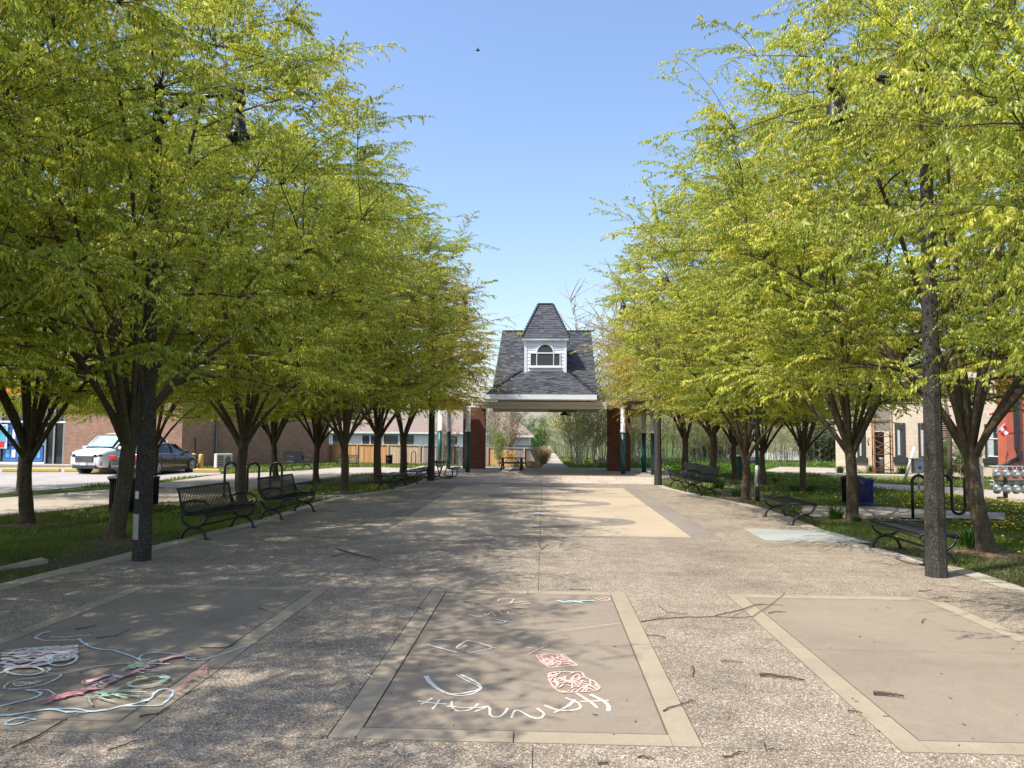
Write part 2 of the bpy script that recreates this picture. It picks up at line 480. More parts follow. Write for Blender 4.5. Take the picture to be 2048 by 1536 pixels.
pm = 'pebble_paving'
for a, b in ((-20, -.06), (-.06, 20)):
    strip_slab('paving_slab', a, b, PL0, PZ0, pm)
for a, b in ((-20, PX[0]), (PX[1], PX[2]), (PX[3], PX[4]), (PX[5], 20)):
    strip_slab('paving_slab', a, b, PZ0, PZM, pm); strip_slab('paving_slab', a, b, PZM, PZ1, pm)
YB0, YB1 = 15.75, 29.2   # beige panel inner
XB0, XB1 = -3.27, 2.98
for a, b in ((-20, -3.9), (-3.9, -.06), (-.06, 3.72), (3.72, 20)):
    strip_slab('paving_slab', a, b, PZ1, 12.9, pm); strip_slab('paving_slab', a, b, 12.9, YB0 - .3, pm)
for i, (y0, y1) in enumerate(((YB0 - .3, 19.2), (19.2, 22.8), (22.8, 26.2), (26.2, YB1 + .35))):
    strip_slab('paving_slab', -20, XB0 - .55, y0, y1, pm); strip_slab('paving_slab', XB1 + .55, 20, y0, y1, pm)
for a, b in ((-20, -3.8), (-3.8, -.06), (-.06, 3.6), (3.6, 20)):
    strip_slab('paving_slab', a, b, YB1 + .35, 31.4, pm)
# smooth edging strips along the lawn
for E, sg, nm in ((LEFT_EDGE, 1, 'l'), (RIGHT_EDGE, -1, 'r')):
    ys = np.arange(PL0, PL1 + .01, 1.53)
    for y0, y1 in zip(ys[:-1], ys[1:]):
        a0, a1 = edge_x(E, y0), edge_x(E, y1)
        q = [(a0, y0 + .004), (a0 + sg * .31, y0 + .004), (a1 + sg * .31, y1 - .004), (a1, y1 - .004)]
        if sg < 0: q = q[::-1]
        MB('edge_concrete').prism(q, -.06, .004).build('edging_slab', plaza)
# inset panels with borders
def inset(x0, x1, near, far, bw):
    g = .007
    # borders: left, right full length, near, far between
    mid = (near + far) / 2
    MB('border_concrete').bbox((x0 + g, near + g, -.03), (x0 + bw, mid - g / 2, .0015)).build('border_strip', plaza)
    MB('border_concrete').bbox((x0 + g, mid + g / 2, -.03), (x0 + bw, far - g, .0015)).build('border_strip', plaza)
    MB('border_concrete').bbox((x1 - bw, near + g, -.03), (x1 - g, mid - g / 2, .0015)).build('border_strip', plaza)
    MB('border_concrete').bbox((x1 - bw, mid + g / 2, -.03), (x1 - g, far - g, .0015)).build('border_strip', plaza)
    for a, b in ((near + g, near + bw), (far - bw, far - g)):
        for u, v in ((x0 + bw + .004, (x0 + x1) / 2 - .004), ((x0 + x1) / 2 + .004, x1 - bw - .004)):
            MB('border_concrete').bbox((u, a, -.03), (v, b, .0015)).build('border_strip', plaza)
    MB('panel_concrete').bbox((x0 + bw + .014, near + bw + .014, -.03), (x1 - bw - .014, PZM - .003, .0)).build('inset_panel', plaza)
    MB('panel_concrete').bbox((x0 + bw + .014, PZM + .003, -.03), (x1 - bw - .014, far - bw - .014, .0)).build('inset_panel', plaza)
for a, b in ((PX[0], PX[1]), (PX[2], PX[3]), (PX[4], PX[5])):
    inset(a, b, PZ0, PZ1, .2)
# beige panel with its grey frame and serpentine
for (x0, x1) in ((XB0, -.065), (-.055, XB1)):
    for (y0, y1) in ((YB0, 22.5), (22.51, YB1)):
        MB('beige_concrete').bbox((x0, y0, -.03), (x1, y1, 0)).build('beige_panel', plaza)
for y0, y1 in ((YB0 - .3, 20), (20, 24.6), (24.6, YB1 + .35)):
    MB('grey_band').bbox((XB0 - .54, y0 + .005, -.03), (XB0 - .008, y1 - .005, .001)).build('grey_band', plaza)
    MB('grey_band').bbox((XB1 + .008, y0 + .005, -.03), (XB1 + .54, y1 - .005, .001)).build('grey_band', plaza)
for x0, x1 in ((XB0, -.065), (-.055, XB1)):
    MB('grey_band').bbox((x0, YB0 - .295, -.03), (x1, YB0 - .008, .001)).build('grey_band', plaza)
    MB('grey_band').bbox((x0, YB1 + .008, -.03), (x1, YB1 + .345, .001)).build('grey_band', plaza)
# serpentine grey inlay, a winding strip
m = MB('grey_band'); pts = []
for i in range(221):
    t = i / 220; y = 17.0 + t * 11.4
    ph = (y - 18.25) / 4.55 * 2 * PI + PI / 2
    amp = 1.75 - .35 * t
    x = .05 + amp * math.sin(ph) ; yy = y
    pts.append(Vector((x, yy, 0)))
vs = []; fs = []
for i, p in enumerate(pts):
    t = (pts[min(i + 1, 220)] - pts[max(i - 1, 0)]).normalized(); nn = Vector((-t.y, t.x, 0))
    wd = .17 + .22 * (abs(p.x - .05) / 1.7) ** 2
    vs += [p + nn * wd + Vector((0, 0, .004)), p - nn * wd + Vector((0, 0, .004))]
    if i: fs.append((2 * i - 2, 2 * i - 1, 2 * i + 1, 2 * i))
m.add(vs, fs).build('serpentine_inlay', plaza)
# blue-grey patch on right edge
MB('blue_chalk_patch').prism([(p[0], p[1]) for p in g2((1530, 1081), (1742, 1086), (1655, 1061), (1486, 1057))], .0, .0045).build('repair_patch', plaza)
# paver rows before the pavilion
random.seed(3)
pav_me = {}
for r in range(5):
    y0 = 31.45 + r * 1.08
    if y0 + 1 > 36.9: break
    L = edge_x(LEFT_EDGE, y0) + .35; Rr = edge_x(RIGHT_EDGE, y0) - .35
    x = L + (r % 2) * .3
    while x < Rr - .1:
        o = place_mesh('paver', pav_me['a'], plaza) if 'a' in pav_me else MB('paver').box((0, 0, -.015), (.60, 1.055, .03)).build('paver', plaza)
        pav_me.setdefault('a', o.data)
        o.location = (x + .31, y0 + .54, random.uniform(-.001, .003)); x += .62

# left side: path, lot, connecting pavement
def sheet(name, pts, mat, top, th=.05, parent=None, kind='structure'):
    o = MB(mat).prism(pts, top - th, top).build(name, parent)
    if kind: o['kind'] = kind
    return o
LPATH = g2((-260, 1062), (0, 1033), (219, 1009), (355, 1003), (480, 985), (560, 972), (640, 958), (707, 950), (780, 945), (845, 950), (860, 938), (760, 934), (673, 935), (560, 943), (441, 948), (314, 966), (219, 978), (0, 995), (-260, 1012))
sheet('left_path', LPATH, 'pale_concrete', -.012)
sheet('link_path', g2((300, 1006), (395, 1012), (500, 1000), (640, 998), (700, 988), (600, 990), (505, 992), (420, 990)), 'edge_concrete', -.02)
LOT = g2((-700, 1030), (0, 985), (219, 968), (314, 960), (441, 947), (441, 940), (380, 934), (-700, 934))
sheet('parking_lot', LOT, 'asphalt_lot', -.02)
RPATH = g2((1604, 1031), (1807, 1037), (1960, 1041), (2010, 1046), (2010, 1024), (1951, 1023), (1749, 1012), (1604, 1010))
sheet('right_path', RPATH, 'pale_concrete', -.012)
RWALK = g2((1700, 972), (1887, 985), (2048, 1004), (2300, 1030), (2300, 1004), (2048, 985), (1945, 976), (1750, 966))
sheet('right_sidewalk', RWALK, 'pale_concrete', -.012)
RDRIVE = g2((1520, 942), (1620, 946), (1700, 946), (1690, 936), (1560, 933))
sheet('right_drive', RDRIVE, 'pale_concrete', -.014)
MB('edge_concrete').prism(g2((1640, 953), (1835, 956), (1835, 953), (1640, 950)), -.05, .1).build('low_kerb', kind='structure')
TRAIL = g2((1078, 936.5), (1141, 937), (1124, 924), (1113, 910.5), (1106, 902), (1100, 892), (1096, 892), (1095, 903), (1091, 915), (1089, 928))
sheet('trail', TRAIL, 'pale_concrete', -.012)
MB('edge_concrete').prism(g2((-40, 1147), (82, 1120), (96, 1124), (0, 1139), (-60, 1160)), -.03, .04).build('buried_kerb', kind='structure')
# yellow wheel-stop kerbs
k = 0
for a, b, lab in (((4, 943), (27 + 95, 943), 'yellow painted kerb by the storefront window, left end'), ((128, 943), (222, 943), 'yellow painted kerb beside the white car'), ((385, 944), (441, 944), 'short yellow painted kerb in front of the two bollards')):
    p = G(*a); q = G(*b)
    d = (q - p); c = (p + q) / 2
    o = MB('curb_yellow').box((0, 0, .07), (d.length - .05, .22, .17)).build('yellow_kerb', bevel=.03, label=lab, category='kerb')
    o.location = c; o.rotation_euler = (0, 0, math.atan2(d.y, d.x)); o['group'] = 'yellow kerbs of the parking lot'
# pavilion slab
PO = Vector((.02, 40.0, 0)); PRZ = R(-1)
PM = Matrix.Translation(PO) @ Matrix.Rotation(PRZ, 4, 'Z')
sl = MB('pale_concrete').bbox((-7.2, -3.0, -.05), (6.6, 4.6, .03)).build('pavilion_floor', kind='structure')
sl.matrix_world = PM

# ------------------------------------------------------------------ soil rings and grass
LAWN_L = [(-30, 8), (-30, 46)] + [(-20.3, 44.9), (-14.5, 53), (-4, 46), (-4, 44.5)]
HARD = [LPATH, LOT, RPATH, RWALK, RDRIVE, TRAIL, g2((-60, 1160), (-40, 1147), (82, 1120), (96, 1124), (0, 1139))]
slabpoly = [tuple((PM @ Vector(p)).xy) for p in ((-7.2, -3, 0), (6.6, -3, 0), (6.6, 4.6, 0), (-7.2, 4.6, 0))]
HARD.append(slabpoly)
rng = np.random.default_rng(5)
SOIL = []   # filled by trees (x, y, r)
def grass_points(n, x0, x1, y0, y1):
    P = np.column_stack([rng.uniform(x0, x1, n), rng.uniform(y0, y1, n)])
    el = np.interp(P[:, 1], [p[1] for p in LEFT_EDGE], [p[0] for p in LEFT_EDGE]) - .02
    er = np.interp(P[:, 1], [p[1] for p in RIGHT_EDGE], [p[0] for p in RIGHT_EDGE]) + .02
    ok = (P[:, 0] < el) | (P[:, 0] > er) | (P[:, 1] > 37.5)
    for h in HARD: ok &= ~inpoly(P, h)
    P = P[ok]
    for (x, y, r) in SOIL:
        d = np.hypot(P[:, 0] - x, P[:, 1] - y)
        P = P[d > r * rng.uniform(.5, 1.5, len(P))]
    return P
def fbm(P, s, seed):
    r = np.random.default_rng(seed); v = np.zeros(len(P))
    for o in range(4):
        for k in range(3):
            a = r.uniform(0, 2 * PI); f = s * 1.9 ** o
            v += np.sin((P[:, 0] * math.cos(a) + P[:, 1] * math.sin(a)) * f + r.uniform(0, 6.28)) * .6 ** o
    return v / 3.2
def build_grass():
    Vs = []; Fs = []; Ts = []; b = 0
    for (n, x0, x1, y0, y1, h, wd) in ((170000, -13, -5.3, 9.0, 19, .065, .0065), (45000, -14, -5, 18, 28, .075, .013), (60000, -26, -4, 27, 48, .09, .028),
                                      (130000, 5.0, 12.5, 8.5, 19, .065, .0065), (60000, 5, 17, 18, 29, .075, .014), (60000, 4, 30, 28, 50, .09, .03), (12000, -4, 4, 43.5, 62, .12, .05)):
        P = grass_points(n, x0, x1, y0, y1)
        c = fbm(P, 1.6, 4)
        keep = rng.uniform(0, 1, len(P)) < np.clip(.66 + .75 * c, .06, 1); P = P[keep]; c = c[keep]; m = len(P)
        hh = h * rng.uniform(.5, 1.4, m) * np.clip(1 + .5 * c, .5, 1.6)
        an = rng.uniform(0, 2 * PI, m); ln = rng.uniform(.1, .9, m) * hh; la = rng.uniform(0, 2 * PI, m)
        B = np.column_stack([P, np.full(m, -.037)])
        s = np.column_stack([np.cos(an), np.sin(an), np.zeros(m)]) * (wd * rng.uniform(.6, 1.3, m))[:, None]
        T = B + np.column_stack([np.cos(la) * ln, np.sin(la) * ln, hh])
        V = np.stack([B - s, B + s, T], 1).reshape(-1, 3)
        Vs.append(V); Fs.append(np.arange(3 * m).reshape(m, 3) + b); b += 3 * m
        g = rng.uniform(0, 1, m)[:, None]
        col = np.array([.12, .17, .025]) * (1 - g) + np.array([.23, .29, .055]) * g
        col = col * np.clip(1 + .45 * fbm(P, .8, 8), .6, 1.5)[:, None]
        dry = (rng.uniform(0, 1, m) < np.clip(.12 - .25 * c, .03, .5))[:, None]
        col = np.where(dry, np.array([.33, .27, .13]) * (.6 + .6 * g), col)
        Ts.append(col)
    return np_mesh('grass', np.vstack(Vs), np.vstack(Fs), ['grass_blade'], tint=np.vstack(Ts), kind='stuff', label='short spring grass on the lawns either side of the plaza')
# ================================================================== TREES
def bez(P0, P1, P2, K):
    t = np.linspace(0, 1, K)[None, :, None]
    return P0[:, None] * (1 - t) ** 2 + 2 * P1[:, None] * t * (1 - t) + P2[:, None] * t * t
def tubes(C, Rr, n):
    """C (m,K,3) centre lines, Rr (m,K) radii -> V, F(quads)"""
    m, K, _ = C.shape
    T = np.gradient(C, axis=1); T /= np.linalg.norm(T, axis=2, keepdims=True) + 1e-9
    ref = np.where(np.abs(T[:, :1, 2:3]) > .9, np.array([1., 0, 0]), np.array([0, 0, 1.]))
    ref = np.broadcast_to(ref, T.shape)
    A = np.cross(T, ref); A /= np.linalg.norm(A, axis=2, keepdims=True) + 1e-9
    B = np.cross(T, A)
    a = 2 * PI * np.arange(n) / n
    V = C[:, :, None] + (A[:, :, None] * np.cos(a)[None, None, :, None] + B[:, :, None] * np.sin(a)[None, None, :, None]) * Rr[:, :, None, None]
    i = np.arange(m)[:, None, None]; k = np.arange(K - 1)[None, :, None]; j = np.arange(n)[None, None, :]
    base = (i * K + k) * n
    F = np.stack([base + j, base + (j + 1) % n, base + n + (j + 1) % n, base + n + j], -1).reshape(-1, 4)
    return V.reshape(-1, 3), F
def nrm(v): return v / (np.linalg.norm(v, axis=-1, keepdims=True) + 1e-9)
def leaf_quads(B, D, L, W, r, fold=.25):
    """rhombus leaves: base B, direction D, length L, width W"""
    m = len(B)
    up = nrm(r.normal(0, 1, (m, 3)) + np.array([0, 0, .9]))
    S_ = nrm(np.cross(D, up)); Nn = np.cross(S_, D)
    mid = B + D * (L * .42)[:, None]
    l = mid + S_ * (W * .5)[:, None] + Nn * (W * fold)[:, None]
    rr = mid - S_ * (W * .5)[:, None] + Nn * (W * fold)[:, None]
    V = np.stack([B, l, B + D * L[:, None], rr], 1).reshape(-1, 3)
    F = np.arange(4 * m).reshape(m, 4)
    return V, F

def make_tree(seed, H=9.0, Rc=4.6, hf=1.9, nl=8, nsec=95, ntw=950, per=9, nleaf=13, r0=.18, lean=(0, 0), leafL=.062, z0=2.35, bronze=.12, wisp=.09, trunk_el=62, fmode='vase', yel=0):
    r = np.random.default_rng(seed)
    # trunk
    K = 18; zs = np.linspace(-.05, hf, K)
    TC = np.zeros((1, K, 3)); TC[0, :, 2] = zs; t = (zs / hf).clip(0)
    TC[0, :, 0] = lean[0] * t ** 1.3 + .03 * np.sin(t * 5 + seed); TC[0, :, 1] = lean[1] * t + .03 * np.cos(t * 4 + seed)
    TR = r0 * (1.0 - .18 * t) + r0 * .55 * np.exp(-zs.clip(0) / .11) * .6
    TR = TR[None]
    TR[0, -1] *= 1.06
    top = TC[0, -1].copy()
    Vb = []; Fb = []; nb = 0
    def addb(V, F):
        nonlocal nb
        Vb.append(V); Fb.append(F + nb); nb += len(V)
    tv_, tf_ = tubes(TC, TR, 16)
    c0 = np.repeat(TC[0], 16, 0); dv = tv_ - c0
    an = np.arctan2(dv[:, 1], dv[:, 0]); kk = 1 + .07 * np.sin(an * 3 + tv_[:, 2] * 1.7 + seed) + .045 * np.sin(an * 5 - tv_[:, 2] * 4) + .03 * np.sin(tv_[:, 2] * 13 + an * 2) + r.normal(0, .012, len(an))
    kk += .35 * np.exp(-tv_[:, 2].clip(0) / .10) * np.clip(np.sin(an * 4 + seed), 0, 1)
    addb(c0 + dv * kk[:, None], tf_)
    # limbs
    KL = 10; LC = np.zeros((nl, KL, 3)); LR = np.zeros((nl, KL))
    for i in range(nl):
        az = 2 * PI * (i + r.uniform(-.3, .3)) / nl
        el0 = R(r.uniform(trunk_el - 8, trunk_el + 14)); el1 = R(r.uniform(12, 60))
        if i % 4 == 3: el0 = R(82); el1 = R(72)
        if i % 4 == 1: el0 = R(trunk_el - 16); el1 = R(10)
        ztop = H * .86
        L = (ztop - hf) / max(.5, math.sin((el0 + el1) / 2)) ; L = min(L, 1.15 * Rc / max(.25, math.cos((el0 + el1) / 2)) )
        p = top + np.array([math.cos(az), math.sin(az), 0]) * r0 * .35 + np.array([0, 0, r.uniform(-.45, .0)])
        for k in range(KL):
            LC[i, k] = p; f = k / (KL - 1)
            el = el0 + (el1 - el0) * f ** .8; az += r.uniform(-.10, .10)
            p = p + np.array([math.cos(az) * math.cos(el), math.sin(az) * math.cos(el), math.sin(el)]) * L / (KL - 1)
        base = r0 * r.uniform(.24, .40)
        LR[i] = base * (1 - np.linspace(0, 1, KL)) ** .8 + .012
    def rmax(z):
        f = ((z - z0) / (H - z0)).clip(0, 1)
        return np.where(f > .55, np.sqrt(np.clip(1 - ((f - .55) / .47) ** 2, 0, 1)), .74 + .26 * np.sin(PI / 2 * f / .55)) if fmode == 'vase' else np.sqrt(np.clip(1 - ((f - .5) / .52) ** 2, 0, 1))
    for i in range(nl):
        zz = LC[i, :, 2]; zz[:] = np.where(zz > H * .55, H * .55 + (zz - H * .55) * min(1, (.90 - .55) * H / max(.01, zz.max() - H * .55)), zz)
        hr = np.hypot(LC[i, :, 0] - top[0], LC[i, :, 1] - top[1]); kf = min(1, float((.80 * Rc * rmax(zz) / (hr + .01))[4:].min()))
        LC[i, :, :2] = top[:2] + (LC[i, :, :2] - top[:2]) * kf
    addb(*tubes(LC, LR, 7))
    nodes = LC[:, 2:].reshape(-1, 3); nrad = LR[:, 2:].ravel()
    def env(n, bias, ext=1.0, zlo=None):
        f = r.uniform(0, 1, n) ** .85
        rm = rmax(z0 + f * (H - z0))
        a = r.uniform(0, 2 * PI, n)
        lump = 1 + .10 * np.sin(3 * a + seed) + .07 * np.sin(5 * a + f * 6 + seed * 2)
        rr = Rc * rm * lump * r.uniform(0, 1, n) ** bias * ext
        dz = .55 * (rr / Rc) ** 2   # drip edge hangs a little lower
        z = z0 + f * (H - z0) + (.75 - dz * 1.2) * (1 - f)
        return np.column_stack([rr * np.cos(a) + top[0], rr * np.sin(a) + top[1], z])
    def attach(A, nodes, nrad, K, arch, rend, rmax):
        d = A[:, None] - nodes[None]
        dist = np.linalg.norm(d, axis=2)
        hor = np.hypot(nodes[:, 0] - top[0], nodes[:, 1] - top[1])[None] - np.hypot(A[:, 0] - top[0], A[:, 1] - top[1])[:, None]
        cost = dist + 1.3 * np.clip(nodes[None, :, 2] - A[:, None, 2] + .1, 0, 9) + 1.2 * np.clip(hor, 0, 9)
        j = cost.argmin(1); P = nodes[j]; Lh = np.linalg.norm(A - P, axis=1)
        mid = (P + A) / 2; mid[:, 2] += arch * Lh
        mid += r.normal(0, .06, mid.shape) * Lh[:, None]
        C = bez(P, mid, A, K)
        tt = np.linspace(0, 1, K)[None]
        rs = np.minimum(nrad[j] * .8, rmax * np.clip(Lh / 2, .5, 1.3))[:, None]
        return C, rs * (1 - tt) + rend * tt, Lh
    SA = env(nsec, .55, .86)
    SC, SR, _ = attach(SA, nodes, nrad, 7, .12, .007, .04)
    addb(*tubes(SC, SR, 5))
    nodes2 = np.vstack([nodes, SC[:, 2:].reshape(-1, 3)]); nr2 = np.concatenate([nrad, SR[:, 2:].ravel()])
    TA = env(ntw, .40)
    nw = int(ntw * wisp)
    if nw:
        TA[:nw] = env(nw, .12, 1.22); TA[:nw, 2] += r.uniform(0, .7, nw)
    TCx, TRx, TL = attach(TA, nodes2, nr2, 6, .16, .0022, .010)
    V1, F1 = tubes(TCx, TRx, 3)
    # twiglets
    n = ntw; tt = np.linspace(.30, .98, per)
    idx = tt * 5; lo = np.floor(idx).astype(int).clip(0, 4); fr = idx - lo
    Bp = TCx[:, lo] * (1 - fr)[None, :, None] + TCx[:, lo + 1] * fr[None, :, None]      # n,per,3
    Td = nrm(TCx[:, lo + 1] - TCx[:, lo])
    side = nrm(np.cross(Td, np.array([0, 0, 1.]))) * np.where(np.arange(per) % 2, 1, -1)[None, :, None]
    Dd = nrm(Td * r.uniform(.5, 1.0, (n, per, 1)) + side * r.uniform(.4, 1.0, (n, per, 1)) + np.array([0, 0, .05]) + r.normal(0, .15, (n, per, 3)))
    Lt = r.uniform(.22, .55, (n, per, 1)) * (1.15 - .5 * tt)[None, :, None] * 1.15
    P0 = Bp.reshape(-1, 3); P2 = (Bp + Dd * Lt + np.array([0, 0, -.22]) * Lt).reshape(-1, 3); P1 = (Bp + Dd * Lt * .5 + np.array([0, 0, .05]) * Lt).reshape(-1, 3)
    GC = bez(P0, P1, P2, 3)[:, [0, 2]]
    V2, F2 = tubes(GC, np.broadcast_to(np.array([[.0028, .0014]]), GC.shape[:2]), 3)
    # leaves along twiglets
    m = len(P0); tl = (np.arange(nleaf) + .6) / nleaf
    tl = tl[None] + r.uniform(-.03, .03, (m, nleaf)); t3 = tl[:, :, None]
    LB = P0[:, None] * (1 - t3) ** 2 + 2 * P1[:, None] * t3 * (1 - t3) + P2[:, None] * t3 * t3
    gd = nrm(P2 - P0)[:, None]
    sd = nrm(np.cross(gd, np.array([0, 0, 1.]))) * np.where(np.arange(nleaf) % 2, 1, -1)[None, :, None]
    LD = nrm(gd * .35 + sd * r.uniform(.2, .9, (m, nleaf, 1)) + np.array([0, 0, -1.]) * r.uniform(.6, 1.7, (m, nleaf, 1)) + r.normal(0, .25, (m, nleaf, 3)))
    LB = LB.reshape(-1, 3); LD = LD.reshape(-1, 3); q = len(LB)
    # drop some leaves so shoots thin out unevenly
    tdrop = r.uniform(0, 1, ntw * per) < .08
    keep = (r.uniform(0, 1, q) < .95) & ~np.repeat(tdrop, nleaf); LB = LB[keep]; LD = LD[keep]; q = len(LB)
    tsz = np.repeat(r.uniform(.72, 1.28, ntw), per * nleaf)[keep]
    LL = leafL * r.uniform(.65, 1.2, q) * tsz; LW = LL * r.uniform(.34, .44, q)
    V3, F3 = leaf_quads(LB, LD, LL, LW, r)
    # leaf colours: lime to mid green, young bronze leaves in patches toward the top
    patch = fbm(LB[:, :2] + LB[:, 2:3] * .7, 1.1, seed + 9)
    g = r.uniform(0, 1, (q, 1))
    col = np.array([.47, .505, .06]) * (1 - g) + np.array([.68, .68, .15]) * g
    if yel: col = col * np.array([1.28, .98, .75])
    dk = (r.uniform(0, 1, q) < .22)[:, None]; col = np.where(dk, np.array([.28, .35, .05]), col)
    zf = ((LB[:, 2] - z0) / (H - z0)).clip(0, 1)
    pb = np.clip(bronze * (.35 + 1.2 * zf) * (1 + 1.5 * patch), 0, .8)
    bz = (r.uniform(0, 1, q) < pb)[:, None]
    col = np.where(bz, np.array([.50, .38, .10]) * (.8 + .5 * g), col)
    tw_id = np.repeat(np.arange(ntw), per * nleaf)[keep]
    tv = r.normal(0, 1, ntw)[tw_id][:, None]
    col = col * np.clip(1 + .16 * tv, .55, 1.5) * np.where(tv > .3, np.array([1.05, 1.0, .95]), np.array([.95, 1.0, 1.0]))
    dull = np.array([.09, .07, .05])
    V = np.vstack([V1, V2, V3]); F = np.vstack([F1, F2 + len(V1), F3 + len(V1) + len(V2)])
    mi = np.concatenate([np.ones(len(F1) + len(F2)), np.zeros(len(F3))])
    tint = np.vstack([np.broadcast_to(dull, (len(F1) + len(F2), 3)), col])
    crown = np_mesh('crown', V, F, ['leaf', 'twig_wood'], mi, tint, parent='mesh')
    trunk = np_mesh('trunk', np.vstack(Vb), np.vstack(Fb), ['bark'], smooth=True, parent='mesh')
    return trunk, crown

KW = dict(ntw=1550, nleaf=22, leafL=.069, nsec=150, z0=2.25)
VAR = [make_tree(11, 10.5, 5.1, 1.9, 12, r0=.15, bronze=.05, **KW),
       make_tree(23, 10.2, 4.9, 1.7, 11, r0=.145, bronze=.07, trunk_el=58, **KW),
       make_tree(37, 10.3, 5.1, 2.0, 12, r0=.145, lean=(.25, 0), bronze=.09, **KW)]
FARV = make_tree(51, 8.0, 4.2, 1.8, 8, ntw=1000, per=8, nleaf=12, r0=.15, bronze=.62, leafL=.078, yel=1)

def tree(label, x, y, v, rz, s=1.0, sz=None, group='young street trees lining the plaza'):
    t = thing('street_tree', label, 'tree', (x, y, -.03), rz, group)
    t.scale = (s, s, sz or s)
    place_mesh('trunk', v[0], t)
    c = place_mesh('crown', v[1], t)
    SOIL.append((x, y, .62))
    return t
def gt(px, py): g = G(px, py); return g.x, g.y
GL = 'zelkova trees of the left rows'; GR = 'zelkova trees of the right rows'
# left, plaza row
tree('large tree whose crown overhangs the top left corner, trunk left of the photo', -9.5, 8.9, VAR[1], 0.6, 1.02, 1.04, GL)
tree('tree casting the near left shade, standing beside the photographer left of the frame', -9.2, 4.2, VAR[0], 3.0, 1.06, 1.0, GL)
tree('leaning grey trunk tree just left of the speckled lamp pole', *gt(228, 1080), VAR[2], .2, 1.05, 1.05, GL)
tree('many-stemmed tree right behind the two backed benches', *gt(483, 1008), VAR[0], 2.4, .98, 1.0, GL)
tree('tree with sunlit reddish fork on the left lawn, second beyond the backed benches', *gt(688, 983), VAR[1], 4.2, .97, 1.0, GL)
tree('tree at the lawn edge beside the nearer backless bench, left side', *gt(755, 968), FARV, 5.3, 1.06, 1.1, GL)
tree('last tree of the left plaza row, beside the picnic table', *gt(806, 954), FARV, 1.1, 1.1, 1.0, GL)
# left, outer row
tree('trunk on the left lawn nearest the left edge of the photo', *gt(50, 1048), VAR[0], 3.5, .94, .93, GL)
tree('pale trunk behind the path, half hidden by the leftmost trunk', *gt(42, 983), VAR[1], 2.0, .9, .9, GL)
tree('thin tree at the path in front of the dark car, behind the lamp pole', *gt(306, 975), VAR[0], .4, .85, .86, GL)
tree('slim tree on the path edge before the brown brick side wall', *gt(553, 961), VAR[2], 3.0, .88, .88, GL)
tree('slim tree on the far left lawn before the start of the wooden fence', *gt(632, 965), VAR[1], 1.2, .85, .88, GL)
# right, plaza row
tree('large tree whose crown overhangs the top right corner, trunk right of the photo', 7.3, 6.2, VAR[0], 1.3, .93, .98, GR)
tree('thick forked trunk tree right of the right speckled pole', *gt(1972, 1104), VAR[2], 2.6, .98, 1.0, GR)
tree('tree standing in front of the blue litter bin', *gt(1704, 1040), VAR[0], 4.4, .95, .98, GR)
tree('multi-stemmed tree beside the thin green post', *gt(1491, 1001), VAR[1], 5.0, .93, .96, GR)
tree('tree behind the nearer backed bench on the right', *gt(1426, 960), FARV, 2.2, 1.15, 1.15, GR)
tree('small tree behind the farther backed bench on the right, nearest the pavilion', *gt(1371, 950), FARV, 3.6, 1.1, 1.0, GR)
# right, outer row
tree('tree in the middle of the right lawn between two daylily clumps', *gt(1607, 978), VAR[1], .8, .85, .86, GR)
tree('tree on the right lawn just behind the thin green post', *gt(1526, 970), VAR[0], 2.9, .84, .86, GR)
tree('slender far tree on the right lawn beside the green box', *gt(1469, 960), FARV, 5.7, .86, .88, GR)
tree('tree in front of the red building, trunk outside the right edge of the photo', 13.6, 16.6, VAR[1], 3.9, .9, .9, GR)
tree('tree shading the left lawn, trunk outside the left edge of the photo', -13.6, 12.2, VAR[2], 4.4, .9, .9, GL)
GRASS = build_grass()

